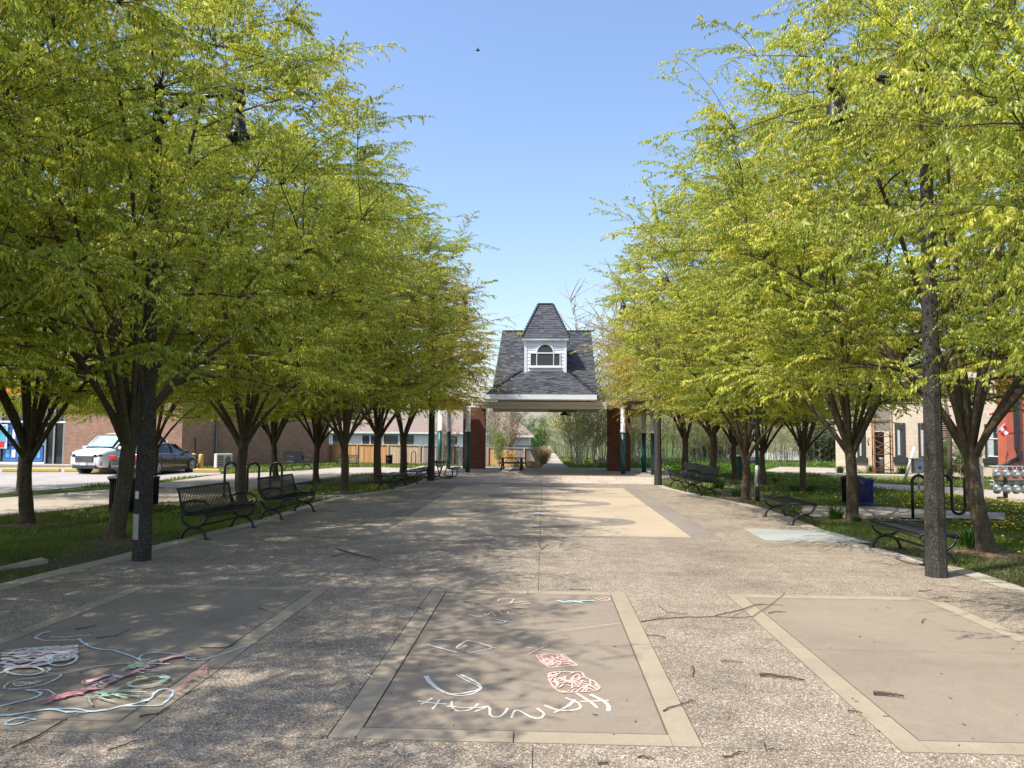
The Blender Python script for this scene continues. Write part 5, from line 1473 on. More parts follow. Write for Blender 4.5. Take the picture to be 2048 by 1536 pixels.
# ================================================================== BICYCLE RACKS
def rack(label, p, d, loops, pitch, h, zb, r_=.03):
    """wave rack: starts at p going along unit d"""
    t = thing('bicycle_rack', label, 'bicycle rack', p, math.atan2(d.y, d.x), 'wave bicycle racks')
    pts = [(0, 0, -.04), (0, 0, h * .5), (0, 0, h - pitch / 2)]; x = 0
    for k in range(loops):
        pts += [(x + pitch / 2 - pitch / 2 * math.cos(PI * j / 8), 0, h - pitch / 2 + pitch / 2 * math.sin(PI * j / 8)) for j in range(1, 9)]
        x += pitch
        if k < loops - 1:
            pts += [(x, 0, zb + pitch / 2)]
            pts += [(x + pitch / 2 - pitch / 2 * math.cos(PI * j / 8), 0, zb + pitch / 2 - pitch / 2 * math.sin(PI * j / 8)) for j in range(1, 9)]
            x += pitch; pts += [(x, 0, h - pitch / 2)]
    pts += [(x, 0, h * .5), (x, 0, -.04)]
    MB('black_metal').tube(pts, r_, 10).build('wave_tube', t)
    for xx in (0, x): MB('black_metal').lathe([(.07, 0), (.07, .012), (.035, .03)], 12, 0, (xx, 0, -.01)).build('base_plate', t)
    return t
p = G(1826, 1037); rack('black wave bicycle rack behind the right speckled pole', p, Vector((1, .03, 0)), 3, .325, 1.07, .12, .036)
MB('pale_concrete').bbox((p.x - .3, p.y - .2, -.05), (p.x + 2.2, p.y + .25, -.012)).build('rack_pad', kind='structure')
p = G(448, 995); rack('black wave bicycle rack behind the two backed benches on the left', p, Vector((1, 0, 0)), 3, .355, 1.07, .1, .036)
p = G(804, 929.5); rack('far wave bicycle rack before the wooden fence', p, Vector((1, 0, 0)), 2, .28, .80, .06, .026)

# thin green post with papers
p = G(1515, 1002); t = thing('green_post', 'thin green lamp post with white wrap and small posters', 'post', p)
MB('trim_dark').lathe([(.07, -.05), (.065, .55), (.05, .6), (.05, 3.4)], 10).build('lower_pole', t)
MB('green_paint').lathe([(.058, 1.1), (.058, 3.6)], 10).build('sleeve', t)
MB('flag_white').tube([(-.06, -.05, .55), (-.02, -.06, 1.1)], .045, 8).build('white_wrap', t)
MB('green_paint').bbox((-.09, -.085, .14), (.0, -.07, .40)).build('poster', t); MB('plate_white').bbox((-.08, -.09, .45), (.0, -.075, .56)).build('poster', t)
MB('green_paint').lathe([(.05, 3.55), (.09, 3.6), (.14, 3.7), (.16, 3.95), (.2, 4.0), (.05, 4.15), (.02, 4.25)], 12).build('lantern', t)

# boulder
p = G(1062, 937.5); 
import bmesh
bmm = bmesh.new(); bmesh.ops.create_icosphere(bmm, subdivisions=3, radius=1)
rs = np.random.default_rng(4); nv = [Vector(rs.normal(0, 1, 3)).normalized() for _ in range(16)]
for v in bmm.verts:
    c = v.co.copy()
    for q in nv:
        dd = c.dot(q) - .78
        if dd > 0: c -= q * dd * .9
    v.co = Vector((c.x * .44, c.y * .36, c.z * .30 + .18))
me = bpy.data.meshes.new('boulder'); bmm.to_mesh(me); bmm.free(); me.materials.append(M['boulder_stone'])
o = place_mesh('boulder', me, None, label='large tan boulder beside the picnic table and fence end', category='boulder'); o.location = (p.x, p.y + .3, 0); o.rotation_euler = (0, .25, .3)

# ================================================================== CARS
def make_car(kind, paint):
    """length along +y is the front; origin at ground centre"""
    t = thing('parked_car', 'x', 'car')
    if kind == 'suv':
        L, W, = 4.65, 1.84
        st = [  # y, z_low, z_belt(hood/deck top), half width
            (-2.32, .45, .95, .70), (-2.25, .32, 1.05, .86), (-1.9, .26, 1.10, .91), (-1.2, .24, 1.10, .92), (0, .24, 1.07, .92), (.9, .24, 1.10, .92), (1.2, .24, 1.10, .92), (1.6, .26, 1.07, .91), (2.0, .28, 1.02, .90), (2.2, .30, .95, .87), (2.30, .34, .86, .80), (2.34, .42, .76, .74)]
        gh = [(-2.12, 1.06, .76, 1.08), (-1.95, 1.1, .82, 1.42), (-1.6, 1.1, .85, 1.66), (-.6, 1.08, .86, 1.74), (.35, 1.07, .86, 1.73), (.75, 1.06, .85, 1.66), (1.45, 1.06, .83, 1.14), (1.6, 1.02, .80, 1.02)]
        wr = .37; wy = (-1.38, 1.42)
    else:
        L, W = 4.62, 1.77
        st = [(-2.31, .48, .88, .66), (-2.24, .34, .98, .82), (-1.9, .24, 1.03, .87), (-1.2, .20, .98, .885), (0, .2, .93, .885), (.9, .2, .93, .885), (1.1, .2, .92, .885), (1.6, .22, .87, .87), (2.0, .24, .79, .82), (2.2, .28, .70, .74), (2.31, .36, .58, .58)]
        gh = [(-1.72, 1.02, .66, 1.04), (-1.25, .99, .72, 1.32), (-.8, .97, .74, 1.43), (-.1, .95, .75, 1.46), (.3, .94, .74, 1.42), (1.0, .93, .70, 1.0), (1.1, .92, .70, .95)]
        wr = .325; wy = (-1.33, 1.38)
    def sect(y, zl, zb, hw, zt=None):
        return [(-hw * .93, y, zl), (-hw, y, zl + .12), (-hw * 1.0, y, (zl + zb) / 2), (-hw * .985, y, zb - .16), (-hw * .93, y, zb - .03), (-hw * .6, y, zb + .015), (0, y, zb + .03), (hw * .6, y, zb + .015), (hw * .93, y, zb - .03), (hw * .985, y, zb - .16), (hw, y, (zl + zb) / 2), (hw, y, zl + .12), (hw * .93, y, zl)]
    m = MB(paint, 'trim_dark'); vs = []; fs = []
    for s in st: vs += sect(*s)
    n = 13
    mis = []
    for i in range(len(st) - 1):
        for j in range(n - 1): fs.append((i * n + j, i * n + j + 1, (i + 1) * n + j + 1, (i + 1) * n + j))
        fs.append((i * n + n - 1, i * n, (i + 1) * n, (i + 1) * n + n - 1))
    fs.append(tuple(range(n - 1, -1, -1))); fs.append(tuple((len(st) - 1) * n + j for j in range(n)))
    m.add(vs, fs, 0, True); body = m.build('body', t)
    # greenhouse glass
    m = MB('dark_glass'); vs = []; fs = []
    for (y, zb, hw, zt) in gh: vs += [(-hw - .05, y, zb - .05), (-hw + (zt - zb) * .18, y, zt - .05), (-hw * .6, y, zt - .02), (hw * .6, y, zt - .02), (hw - (zt - zb) * .18, y, zt - .05), (hw + .05, y, zb - .05)]
    for i in range(len(gh) - 1):
        for j in range(5): fs.append((i * 6 + j, i * 6 + j + 1, i * 6 + 7 + j, i * 6 + 6 + j))
    m.add(vs, fs, 0, True); m.build('windows', t)
    # roof skin and pillars in paint
    m = MB(paint); vs = []; fs = []; top = [g for g in gh if g[3] > gh[0][3] + .25 and g[3] > 1.35]
    for (y, zb, hw, zt) in top: vs += [(-hw + (zt - zb) * .18 - .02, y, zt - .07), (-hw * .62, y, zt), (0, y, zt + .015), (hw * .62, y, zt), (hw - (zt - zb) * .18 + .02, y, zt - .07)]
    for i in range(len(top) - 1):
        for j in range(4): fs.append((i * 5 + j, i * 5 + j + 1, i * 5 + 6 + j, i * 5 + 5 + j))
    m.add(vs, fs, 0, True); m.build('roof_panel', t)
    for sg in (-1, 1):
        def edge(g, f=0.0): y, zb, hw, zt = g; return Vector((sg * (hw + .055), y, zb - .02)), Vector((sg * (hw - (zt - zb) * .18 + .012), y, zt - .05))
        for (g0, g1, w_) in ((gh[-2], top[-1], .035), (gh[0], top[0], .05)):
            a = edge(g0)[0 if g0 is gh[0] else 1]; b = edge(g1)[1]; MB(paint).tube([a, b], w_, 6).build('pillar', t)
        mid = [g for g in gh if abs(g[0]) < .65][0]; a, b = edge(mid); MB('trim_dark').tube([a, b], .035, 5).build('pillar', t)
        MB('chrome').tube([edge(g)[0] + Vector((sg * .012, 0, .0)) for g in gh[1:-1]], .012, 5).build('window_trim', t)
        m = MB(paint); bx = sg * (gh[-1][2] + .12); m.box((bx + sg * .09, gh[-2][0] - .12, gh[-1][1] + .08), (.2, .1, .13)); m.build('side_mirror', t, bevel=.03)
        for yy in (-.55, .45): MB('chrome' if kind != 'suv' else paint).box((sg * (st[5][3] + .012), yy, st[5][2] - .2), (.02, .18, .028)).build('door_handle', t)
        for yy in (-1.0, .0, .98): MB('trim_dark').box((sg * (st[5][3] - .003), yy, .62), (.012, .012, .58)).build('door_gap', t)
        MB('trim_dark').bbox((sg * (st[5][3] - .02), -1.0, st[5][1] - .01), (sg * (st[5][3] + .012), 1.0, st[5][1] + .12)).build('sill_trim', t)
        for yy in wy:
            wh = MB('rubber'); MX = Matrix.Translation((sg * (st[5][3] - .13), yy, wr)) @ Matrix.Rotation(PI / 2 * sg, 4, 'Y')
            ar = MB('trim_dark').lathe([(wr + .07, -.04), (wr + .07, .145), (wr * .6, .146)], 22, 0, (0, 0, 0), True, MX); ar.build('wheel_arch', t)
            wh.lathe([(wr * .7, -.1), (wr * .96, -.1), (wr, -.06), (wr, .1), (wr * .95, .15), (wr * .68, .155)], 22, 0, (0, 0, 0), True, MX); wo2 = wh.build('wheel', t)
            rm = MB('rim_silver'); 
            for k in range(8):
                a = 2 * PI * k / 8; rm.tube([MX @ Vector((.03 * math.cos(a), .03 * math.sin(a), .15)), MX @ Vector((wr * .66 * math.cos(a), wr * .66 * math.sin(a), .158))], [.04, .028], 5)
            rm.tube([MX @ Vector((wr * .66 * math.cos(2 * PI * j / 20), wr * .66 * math.sin(2 * PI * j / 20), .155)) for j in range(21)], .022, 5)
            rm.build('rim', wo2)
    f = st[-1]; fy = f[0]
    MB('trim_dark').bbox((-.66, fy - .2, .24), (.66, fy + .03, .40)).build('lower_grille', t, bevel=.03)
    g_ = MB('trim_dark'); g_.bbox((-.52, fy - .12, .50), (.52, fy + .03, .76)).bbox((-.72, fy - .16, .70), (.72, fy + .01, .80)) if kind == 'suv' else g_.bbox((-.4, fy - .12, .44), (.4, fy + .03, .60)); gg = g_.build('grille', t, bevel=.03)
    for k in range(4): MB('chrome').bbox((-.48, fy + .03, .53 + k * .05), (.48, fy + .045, .542 + k * .05)).build('grille_bar', gg)
    MB('plate_white').bbox((-.15, fy + .04, .38), (.15, fy + .055, .50)).build('number_plate', t)
    b = st[0]; by = b[0]
    for sg in (-1, 1):
        hz = st[-2][2] - .08
        MB('dark_glass').add([(sg * .45, fy - .02, hz - .08), (sg * .80, fy - .2, hz - .05), (sg * .88, fy - .5, hz + .06), (sg * .5, fy - .10, hz + .03), (sg * .45, fy - .3, hz - .08), (sg * .6, fy - .5, hz), (sg * .7, fy - .6, hz + .06), (sg * .5, fy - .4, hz + .03)], [(0, 1, 2, 3), (4, 5, 6, 7), (0, 4, 5, 1), (3, 2, 6, 7)]).build('headlight', t)
        if kind == 'suv':
            MB('dark_glass').box((sg * .70, fy - .07, .80), (.36, .12, .085), 0, -sg * .45).build('headlight_housing', t)
            MB('lamp_clear').box((sg * .66, fy - .045, .80), (.16, .11, .05), 0, -sg * .35).build('lamp', t)
            MB('trim_dark').box((sg * .72, fy - .10, .46), (.26, .12, .16), 0, -sg * .4).build('fog_light_recess', t)
        MB('lamp_clear').box((sg * .66, fy - .09, .45), (.16, .06, .05)).build('fog_light', t)
        tz = st[1][2] - .1
        MB('tail_red').bbox((sg * .46, by - .02, tz - .16), (sg * .82, by + .16, tz + .02)).build('tail_light', t, bevel=.03)
    MB('chrome').bbox((-.4, by - .03, st[1][2] - .15), (.4, by + .05, st[1][2] - .1)).build('boot_trim', t)
    MB('plate_white').bbox((-.15, by - .02, .62), (.15, by + .02, .74)).build('number_plate', t)
    MB('trim_dark').bbox((-.7, by - .03, .28), (.7, by + .12, .44)).build('rear_bumper', t, bevel=.03)
    if kind == 'suv':
        MB('sunshade_foil').add([(-.68, 1.47, 1.16), (.68, 1.47, 1.16), (.56, .86, 1.62), (-.56, .86, 1.62), (-.68, 1.44, 1.15), (.68, 1.44, 1.15), (.56, .84, 1.61), (-.56, .84, 1.61)], [(0, 1, 2, 3), (7, 6, 5, 4)]).build('sun_shade', t)
        MB('trim_dark').bbox((-.93, -1.0, .2), (.93, 1.0, .3)).build('underbody', t)
    else: MB('trim_dark').bbox((-.86, -1.6, .14), (.86, 1.6, .24)).build('underbody', t)
    return t
c = make_car('suv', 'car_white'); c['label'] = 'white parked car facing the camera with a teal sunshade in its windscreen'; c['group'] = 'parked cars by the brick store'
c.location = (-20.3, 36.6, -.02); c.rotation_euler = (0, 0, PI - R(14)); c.scale = (1.02, 1, 1.08)
c = make_car('sedan', 'car_black'); c['label'] = 'black parked sedan seen from behind with red tail lights, beside the white car'; c['group'] = 'parked cars by the brick store'
c.location = (-18.27, 35.95, -.02); c.rotation_euler = (0, 0, R(-8))

# ================================================================== CHALK DRAWINGS
def conv(pts, ox, oy, s): return [(ox + x * s, oy + y * s) for x, y in pts]
zc = [0.0030]
def chalk_obj(name, label, strokes, cat='chalk drawing'):
    """strokes: (material, width m, [px points])"""
    t = thing(name, label, cat)
    by = {}
    if len(strokes) <= 16:
        for k, (mt, w_, pts) in enumerate(strokes): by[(mt, k)] = [(w_, pts)]
    else:
        for mt, w_, pts in strokes: by.setdefault((mt, 0), []).append((w_, pts))
    for (mt, _k), ss in by.items():
        m = MB(mt)
        for w_, pts in ss:
            zc[0] += .00006
            P = [G(*p) for p in pts]; Q = [P[0]]
            for a, b in zip(P[:-1], P[1:]):
                k = max(1, int((b - a).length / .022))
                for i in range(1, k + 1): Q.append(a.lerp(b, i / k))
            # smooth
            for _ in range(1): Q = [Q[0]] + [(Q[i - 1] + Q[i] * 2 + Q[i + 1]) / 4 for i in range(1, len(Q) - 1)] + [Q[-1]]
            vs = []; fs = []; r = random.Random(len(pts) * 7 + int(pts[0][0]))
            for i, p in enumerate(Q):
                tt = (Q[min(i + 1, len(Q) - 1)] - Q[max(i - 1, 0)]); 
                if tt.length < 1e-6: tt = Vector((1, 0, 0))
                tt.normalize(); n_ = Vector((-tt.y, tt.x, 0)); ww = w_ * .43 * r.uniform(.7, 1.3)
                vs += [p + n_ * ww + Vector((0, 0, zc[0])), p - n_ * ww + Vector((0, 0, zc[0]))]
                if i: fs.append((2 * i - 2, 2 * i - 1, 2 * i + 1, 2 * i))
            m.add(vs, fs)
        m.build('chalk_stroke', t, kind='stuff' if len(ss) > 1 else None)
    return t
c3 = lambda p: conv(p, 820, 1170, .21484)
CW = 'chalk_white'; CC = 'chalk_cream'; CP = 'chalk_pink'; CB = 'chalk_blue'
W1 = .022
chalk_obj('chalk_writing', 'cream chalk name HANNAH written upside down across the centre panel', [
    (CC, W1, c3([(75, 1082), (180, 1098), (340, 1112)])), (CC, W1, c3([(210, 1055), (160, 1085), (100, 1115)])), (CC, W1, c3([(275, 1068), (245, 1115), (208, 1160)])),
    (CC, W1, c3([(390, 1085), (385, 1115), (400, 1155), (450, 1180), (540, 1172), (600, 1140), (635, 1108)])), (CC, W1, c3([(345, 1130), (480, 1145), (640, 1145), (735, 1130)])),
    (CC, W1, c3([(600, 1182), (690, 1150), (735, 1130), (745, 1165), (740, 1205), (760, 1225), (810, 1238), (850, 1225), (885, 1190), (910, 1150)])),
    (CC, W1, c3([(945, 1240), (960, 1195), (985, 1163), (1030, 1178), (1110, 1225), (1170, 1248), (1225, 1240), (1252, 1212), (1235, 1185), (1180, 1150)])),
    (CC, W1, c3([(1250, 1122), (1330, 1155), (1400, 1172), (1500, 1172), (1580, 1155), (1590, 1125), (1560, 1095), (1500, 1072), (1445, 1052)])), (CC, .028, c3([(1340, 1192), (1400, 1165), (1480, 1125), (1535, 1070)])),
    (CC, .026, c3([(1550, 1010), (1640, 1065), (1700, 1105), (1745, 1148)])), (CC, .034, c3([(1680, 1022), (1760, 1062), (1820, 1095), (1852, 1135), (1845, 1178)])), (CC, W1, c3([(1585, 1088), (1700, 1085), (1850, 1078)]))], 'chalk writing')
chalk_obj('chalk_smile', 'white chalk smile curve at the left of the centre panel', [
    (CW, .03, c3([(145, 855), (165, 895), (215, 940), (290, 990), (370, 1018), (440, 1018), (530, 1005), (620, 985), (665, 965), (640, 925), (570, 880), (470, 838)])),
    (CW, .02, c3([(160, 850), (200, 905), (260, 965), (360, 1020), (470, 1036), (580, 1018), (660, 975)])), (CW, .016, c3([(430, 838), (500, 878), (590, 920), (640, 950)]))])
chalk_obj('chalk_eye', 'white chalk diamond eye with lashes above the smile', [
    (CW, .018, c3([(500, 605), (425, 588), (470, 555), (530, 518), (640, 540), (730, 568), (770, 588), (680, 608), (550, 636)])), (CW, .018, c3([(770, 588), (800, 590)])), (CW, .03, c3([(495, 570), (540, 572)])),
    (CW, .02, c3([(220, 512), (310, 513), (395, 516)])), (CW, .02, c3([(165, 560), (260, 583), (360, 610), (440, 633)]))])
chalk_obj('chalk_cross', 'pink chalk cross above the hatched block on the centre panel', [(CP, .018, c3([(1075, 582), (1200, 598), (1400, 628)])), (CP, .018, c3([(1275, 565), (1200, 598), (1105, 645)]))])
def hatch(poly, n, seed, mt, w_, cv):
    r = random.Random(seed); S_ = [(mt, w_, cv(poly + [poly[0]]))]
    xs = [p[0] for p in poly]; ys = [p[1] for p in poly]
    P = np.array(poly)
    for _ in range(n):
        a = (r.uniform(min(xs), max(xs)), r.uniform(min(ys), max(ys))); b = (a[0] + r.uniform(-160, 160), a[1] + r.uniform(-60, 60))
        L_ = [(a[0] + (b[0] - a[0]) * t, a[1] + (b[1] - a[1]) * t) for t in np.linspace(0, 1, 9)]
        ins = inpoly(np.array(L_), poly); k = [q for q, i in zip(L_, ins) if i]
        if len(k) > 2: S_.append((mt, w_, cv([k[0], k[-1]])))
    return S_
chalk_obj('chalk_block', 'pink chalk hatched four-sided block, upper of two', hatch([(1175, 658), (1250, 645), (1430, 650), (1490, 700), (1560, 752), (1300, 772), (1225, 720)], 60, 1, CP, .017, c3))
chalk_obj('chalk_block', 'pink chalk hatched rounded block, lower of two', hatch([(1290, 830), (1340, 815), (1600, 815), (1625, 865), (1720, 905), (1770, 960), (1740, 990), (1570, 1005), (1400, 1008), (1330, 950), (1290, 890)], 66, 2, CP, .018, c3) + [(CP, .018, c3([(1295, 840), (1330, 818), (1375, 840), (1350, 865), (1300, 860)])), (CP, .02, c3([(1345, 880), (1385, 930), (1350, 965), (1400, 960), (1430, 930)]))])
chalk_obj('chalk_letters', 'faint pink chalk letters and lines at the far side of the centre panel', [
    (CP, .022, c3([(820, 160), (835, 138), (970, 135), (935, 178), (1050, 160)])), (CP, .018, c3([(980, 188), (1120, 180)])), (CP, .018, c3([(985, 215), (1100, 222)])), (CP, .018, c3([(925, 232), (985, 250)])),
    (CP, .018, c3([(550, 280), (600, 298), (665, 300)])), (CP, .018, c3([(690, 270), (720, 290), (755, 255), (800, 300)])), (CP, .018, c3([(820, 240), (860, 285), (920, 270), (910, 250), (870, 250)])),
    ('chalk_grey', .03, c3([(790, 325), (880, 345), (935, 352)])), ('chalk_grey', .03, c3([(820, 365), (880, 362), (900, 335)])), (CW, .02, c3([(1010, 265), (1055, 264)]))], 'chalk writing')
chalk_obj('chalk_smudge', 'blue and pink chalk smudges in the far right corner of the centre panel', [(CB, .05, c3([(1370, 150), (1440, 170), (1490, 150), (1560, 168), (1600, 155), (1720, 150)])), (CB, .035, c3([(1480, 172), (1540, 152), (1610, 178)])),
    (CP, .02, c3([(1700, 118), (1790, 158), (1855, 150), (1860, 128), (1800, 118)])), (CP, .02, c3([(1770, 130), (1830, 145)]))])
# left panel
c1 = lambda p: conv(p, 0, 1240, .14648); c2 = lambda p: conv(p, 200, 1240, .14648)
chalk_obj('chalk_outline', 'long pale blue wavy chalk outline across the left panel', [
    (CB, .024, c1([(1090, 265), (1110, 310), (1180, 345), (1240, 385), (1310, 400), (1400, 420), (1530, 420), (1640, 455), (1780, 500), (1930, 570)])),
    (CB, .02, c2([(620, 560), (545, 550), (530, 525), (590, 480), (700, 460), (860, 460), (1000, 470), (1100, 488), (1160, 512), (1200, 540), (1320, 562), (1450, 548), (1600, 500), (1800, 435), (1950, 380), (2040, 365)])),
    (CB, .03, c1([(0, 1318), (180, 1312), (350, 1280), (640, 1235), (760, 1235), (850, 1265), (960, 1280), (1050, 1262)])), (CB, .024, c1([(760, 1235), (900, 1222), (1030, 1225), (1150, 1252), (1240, 1270), (1380, 1250), (1500, 1235), (1640, 1195), (1800, 1165), (2040, 1110)])), (CB, .026, c1([(1050, 1275), (1180, 1275), (1300, 1262), (1450, 1245)])),
    (CB, .026, c2([(560, 1125), (700, 1090), (735, 1020), (820, 965), (900, 950), (1000, 985), (990, 1030), (945, 1090), (830, 1185), (640, 1188), (330, 1190)])),
    (CB, .024, c1([(60, 1430), (130, 1385), (210, 1358), (330, 1352), (430, 1375), (490, 1378)])), (CB, .022, c1([(60, 1440), (150, 1452), (270, 1430), (400, 1385)])),
    (CB, .026, c1([(350, 968), (470, 985), (570, 1015), (540, 1050), (450, 1085), (300, 1120), (120, 1165), (0, 1195)])), (CC, .014, c1([(350, 968), (650, 968), (760, 1040), (830, 1060)])),
    (CC, .014, c1([(500, 740), (860, 745), (1100, 700), (1300, 650), (1600, 615), (1790, 600)])), (CW, .02, c1([(700, 165), (560, 195), (470, 258), (600, 295), (800, 290), (1060, 285), (1090, 265)])), (CW, .018, c1([(680, 240), (880, 252), (1030, 232), (1240, 225)]))])
S_ = []
r = random.Random(9)
for k in range(110):
    t0 = r.uniform(0, .9); t1 = min(1, t0 + r.uniform(.1, .45)); v0 = r.random(); v1 = min(1, max(0, v0 + r.uniform(-.25, .25)))
    top = lambda t: (1060 * t, 470 - 110 * t ** .5 if t < 1 else 360); bot = lambda t: (1060 * t, 690 - 170 * t ** 2)
    f = lambda t, v: (1060 * t, top(t)[1] * (1 - v) + bot(t)[1] * v)
    S_.append((r.choice(['chalk_lilac', CW, CW, 'chalk_pink', CW, 'chalk_grey']), r.uniform(.02, .05), c1([f(t0, v0), f((t0 + t1) / 2, (v0 + v1) / 2 + .03), f(t1, v1)])))
def ring(cx_, cy_, rx, ry, tilt=0, n=22): return [(cx_ + rx * math.cos(2 * PI * i / n) , cy_ + ry * math.sin(2 * PI * i / n) - tilt * rx * math.cos(2 * PI * i / n)) for i in range(n + 1)]
S_ += [(CW, .03, c1(ring(850, 560, 200, 85, .12))), (CW, .02, c1(ring(810, 545, 110, 40, .1))), (CW, .03, c1([(770, 545), (850, 545)])), (CW, .03, c1(ring(330, 715, 260, 60, -.02))), (CW, .03, c1([(620, 740), (690, 700), (640, 675)])), (CW, .026, c1([(0, 750), (90, 715), (200, 670)]))]
chalk_obj('chalk_cloud', 'dense white and lilac chalk scribble at the left edge of the left panel', S_)
S_ = [(CC, .014, c1([(70, 970), (50, 940), (120, 880), (250, 840), (500, 810), (740, 775), (850, 765), (780, 830), (600, 905), (350, 955), (110, 975)])), (CC, .014, c1(ring(270, 900, 90, 28))), (CC, .014, c1([(230, 900), (420, 870), (380, 920), (590, 850), (470, 900)])), (CC, .014, c1([(200, 930), (400, 900), (520, 850)]))]
chalk_obj('chalk_fish', 'thin cream chalk fish-like loop with a spiral inside on the left panel', S_)
S_ = []
for k in range(34):
    t = r.uniform(0, .9); a = (520 + 780 * t, 1160 - 215 * t); b = (a[0] + r.uniform(80, 230), a[1] - r.uniform(10, 60)); o_ = r.uniform(-35, 35) * (1 - .5 * t)
    S_.append(('chalk_rose', .028, c1([(a[0], a[1] + o_), ((a[0] + b[0]) / 2, (a[1] + b[1]) / 2 + o_ + r.uniform(-12, 12)), (b[0], b[1] + o_)])))
for k in range(26):
    t = r.uniform(0, .92); a = (1380 + 800 * t, 935 - 350 * t); S_.append((('chalk_rose' if t < .5 else CP), .026, c1([a, (a[0] + r.uniform(50, 130), a[1] - r.uniform(5, 60))])))
for k in range(16):
    S_.append((CP, .03, c2([(640 + r.uniform(0, 60), 640 - r.uniform(0, 30)), (860, 570 + r.uniform(-12, 12)), (1080 + r.uniform(-60, 130), 510 + r.uniform(-14, 14))])))
for k in range(12): S_.append((CP, .03, c1([(1150 + r.uniform(0, 60), 890 - r.uniform(0, 25)), (1300, 845 + r.uniform(-18, 12)), (1450 + r.uniform(-40, 40), 790 + r.uniform(-12, 14))])))
S_ += [('chalk_rose', .02, c1(ring(1340, 835, 230, 45, .22))), ('chalk_grey', .05, c1([(1280, 920), (1330, 955), (1380, 950), (1300, 935)])), ('chalk_grey', .06, c2([(730, 585), (800, 625), (830, 600), (760, 600)])), ('chalk_grey', .018, c1(ring(1470, 870, 100, 30, .15)))] + [('chalk_grey', .02, c1([(1530 + 12 * k, 790 + (k % 3) * 14), (1640 + 8 * k, 800 + (k % 4) * 8)])) for k in range(6)]
chalk_obj('chalk_figure', 'long rose and pink chalk figure stretching diagonally over the left panel', S_)
def blob(cx_, cy_, rx, ry, n, seed, mt, cv, w_=.024):
    r = random.Random(seed); o = []
    for k in range(n):
        a = r.uniform(0, 2 * PI); q = math.sqrt(r.random()); x = cx_ + rx * q * math.cos(a); y = cy_ + ry * q * math.sin(a)
        o.append((mt, w_, cv([(x - rx * .3, y + ry * .25 * r.uniform(-1, 1)), (x + rx * .3, y + ry * .3 * r.uniform(-1, 1))])))
    return o
chalk_obj('chalk_bug', 'green chalk bug with long legs near the lower middle of the left panel', blob(1440, 1045, 150, 45, 26, 3, 'chalk_green', c1) + [('chalk_green', .018, c1(p)) for p in ([(1600, 1005), (1940, 995)], [(1620, 1015), (2010, 1025)], [(1580, 1050), (1900, 1088)], [(1560, 1070), (1740, 1105)], [(1330, 1100), (1580, 1160)], [(1215, 1100), (1210, 1140), (1260, 1205)], [(1150, 1095), (1290, 1090)], [(1580, 985), (1680, 940)])])
chalk_obj('chalk_flower', 'small green chalk scribble at the top end of the rose figure', blob(1850, 655, 110, 45, 24, 4, 'chalk_green', c1) + [('chalk_green', .014, c2([(290, 740), (380, 680)])), ('chalk_green', .014, c2([(540, 590), (600, 600), (700, 560)]))])
chalk_obj('chalk_leaf', 'green chalk oval with a yellow scribble right of the bug', [('chalk_green', .03, c2(ring(660, 880, 280, 55, .18)))] + blob(860, 830, 70, 40, 14, 5, 'chalk_green', c2) + blob(560, 835, 80, 28, 12, 6, 'chalk_yellow', c2) + [('chalk_yellow', .02, c2([(360, 915), (440, 880), (500, 870)]))] + [(CC, .014, c2(p)) for p in ([(560, 720), (820, 740)], [(470, 740), (600, 770)], [(600, 790), (760, 785)], [(720, 640), (960, 645)], [(700, 620), (850, 615)])])
hl = []
for (bx, by_) in ((960, 1000), (1040, 965), (1120, 910), (1200, 850), (1290, 790), (1400, 720), (1500, 650)):
    hl.append((bx, by_))
PK = 'chalk_rose'
chalk_obj('chalk_writing', 'pink chalk name HANNAH written sideways along the border of the left panel', [(PK, .016, c2(p)) for p in (
    [(905, 1040), (960, 1020), (1010, 1000)], [(915, 1000), (960, 1025)], [(1000, 1025), (1060, 1055)], [(1020, 990), (1090, 965), (1150, 935)], [(1060, 985), (1140, 1000)], [(1130, 950), (1190, 915), (1120, 890), (1110, 900)], [(1130, 950), (1160, 935), (1130, 925)],
    [(1140, 850), (1250, 870), (1200, 820), (1330, 855)], [(1200, 820), (1290, 830)], [(1260, 800), (1360, 810), (1290, 765), (1440, 805)], [(1320, 765), (1445, 770), (1455, 690), (1330, 740), (1440, 740)], [(1400, 690), (1450, 690)],
    [(1400, 640), (1500, 660), (1620, 660)], [(1470, 605), (1660, 625)], [(1500, 665), (1590, 620)])], 'chalk writing')
x_ = G(240, 1136); chalk_obj('chalk_mark', 'small pale chalk triangle near the foot of the left pole', [(CB, .02, [(228, 1137), (258, 1137), (248, 1142), (232, 1138)])])
chalk_obj('chalk_mark', 'short white chalk dash on the left border of the centre panel', [(CW, .014, [(735, 1355), (744, 1362)])])
chalk_obj('chalk_mark', 'faint long cream chalk line across the middle of the centre panel', [('chalk_cream', .006, c3([(1080, 512), (1400, 450), (1960, 380)]))])
chalk_obj('chalk_smudge', 'pale blue chalk smear near the middle of the big beige panel', [(CB, .10, [(1066, 1030), (1080, 1028), (1098, 1029)]), (CB, .08, [(1070, 1027), (1090, 1031)])])

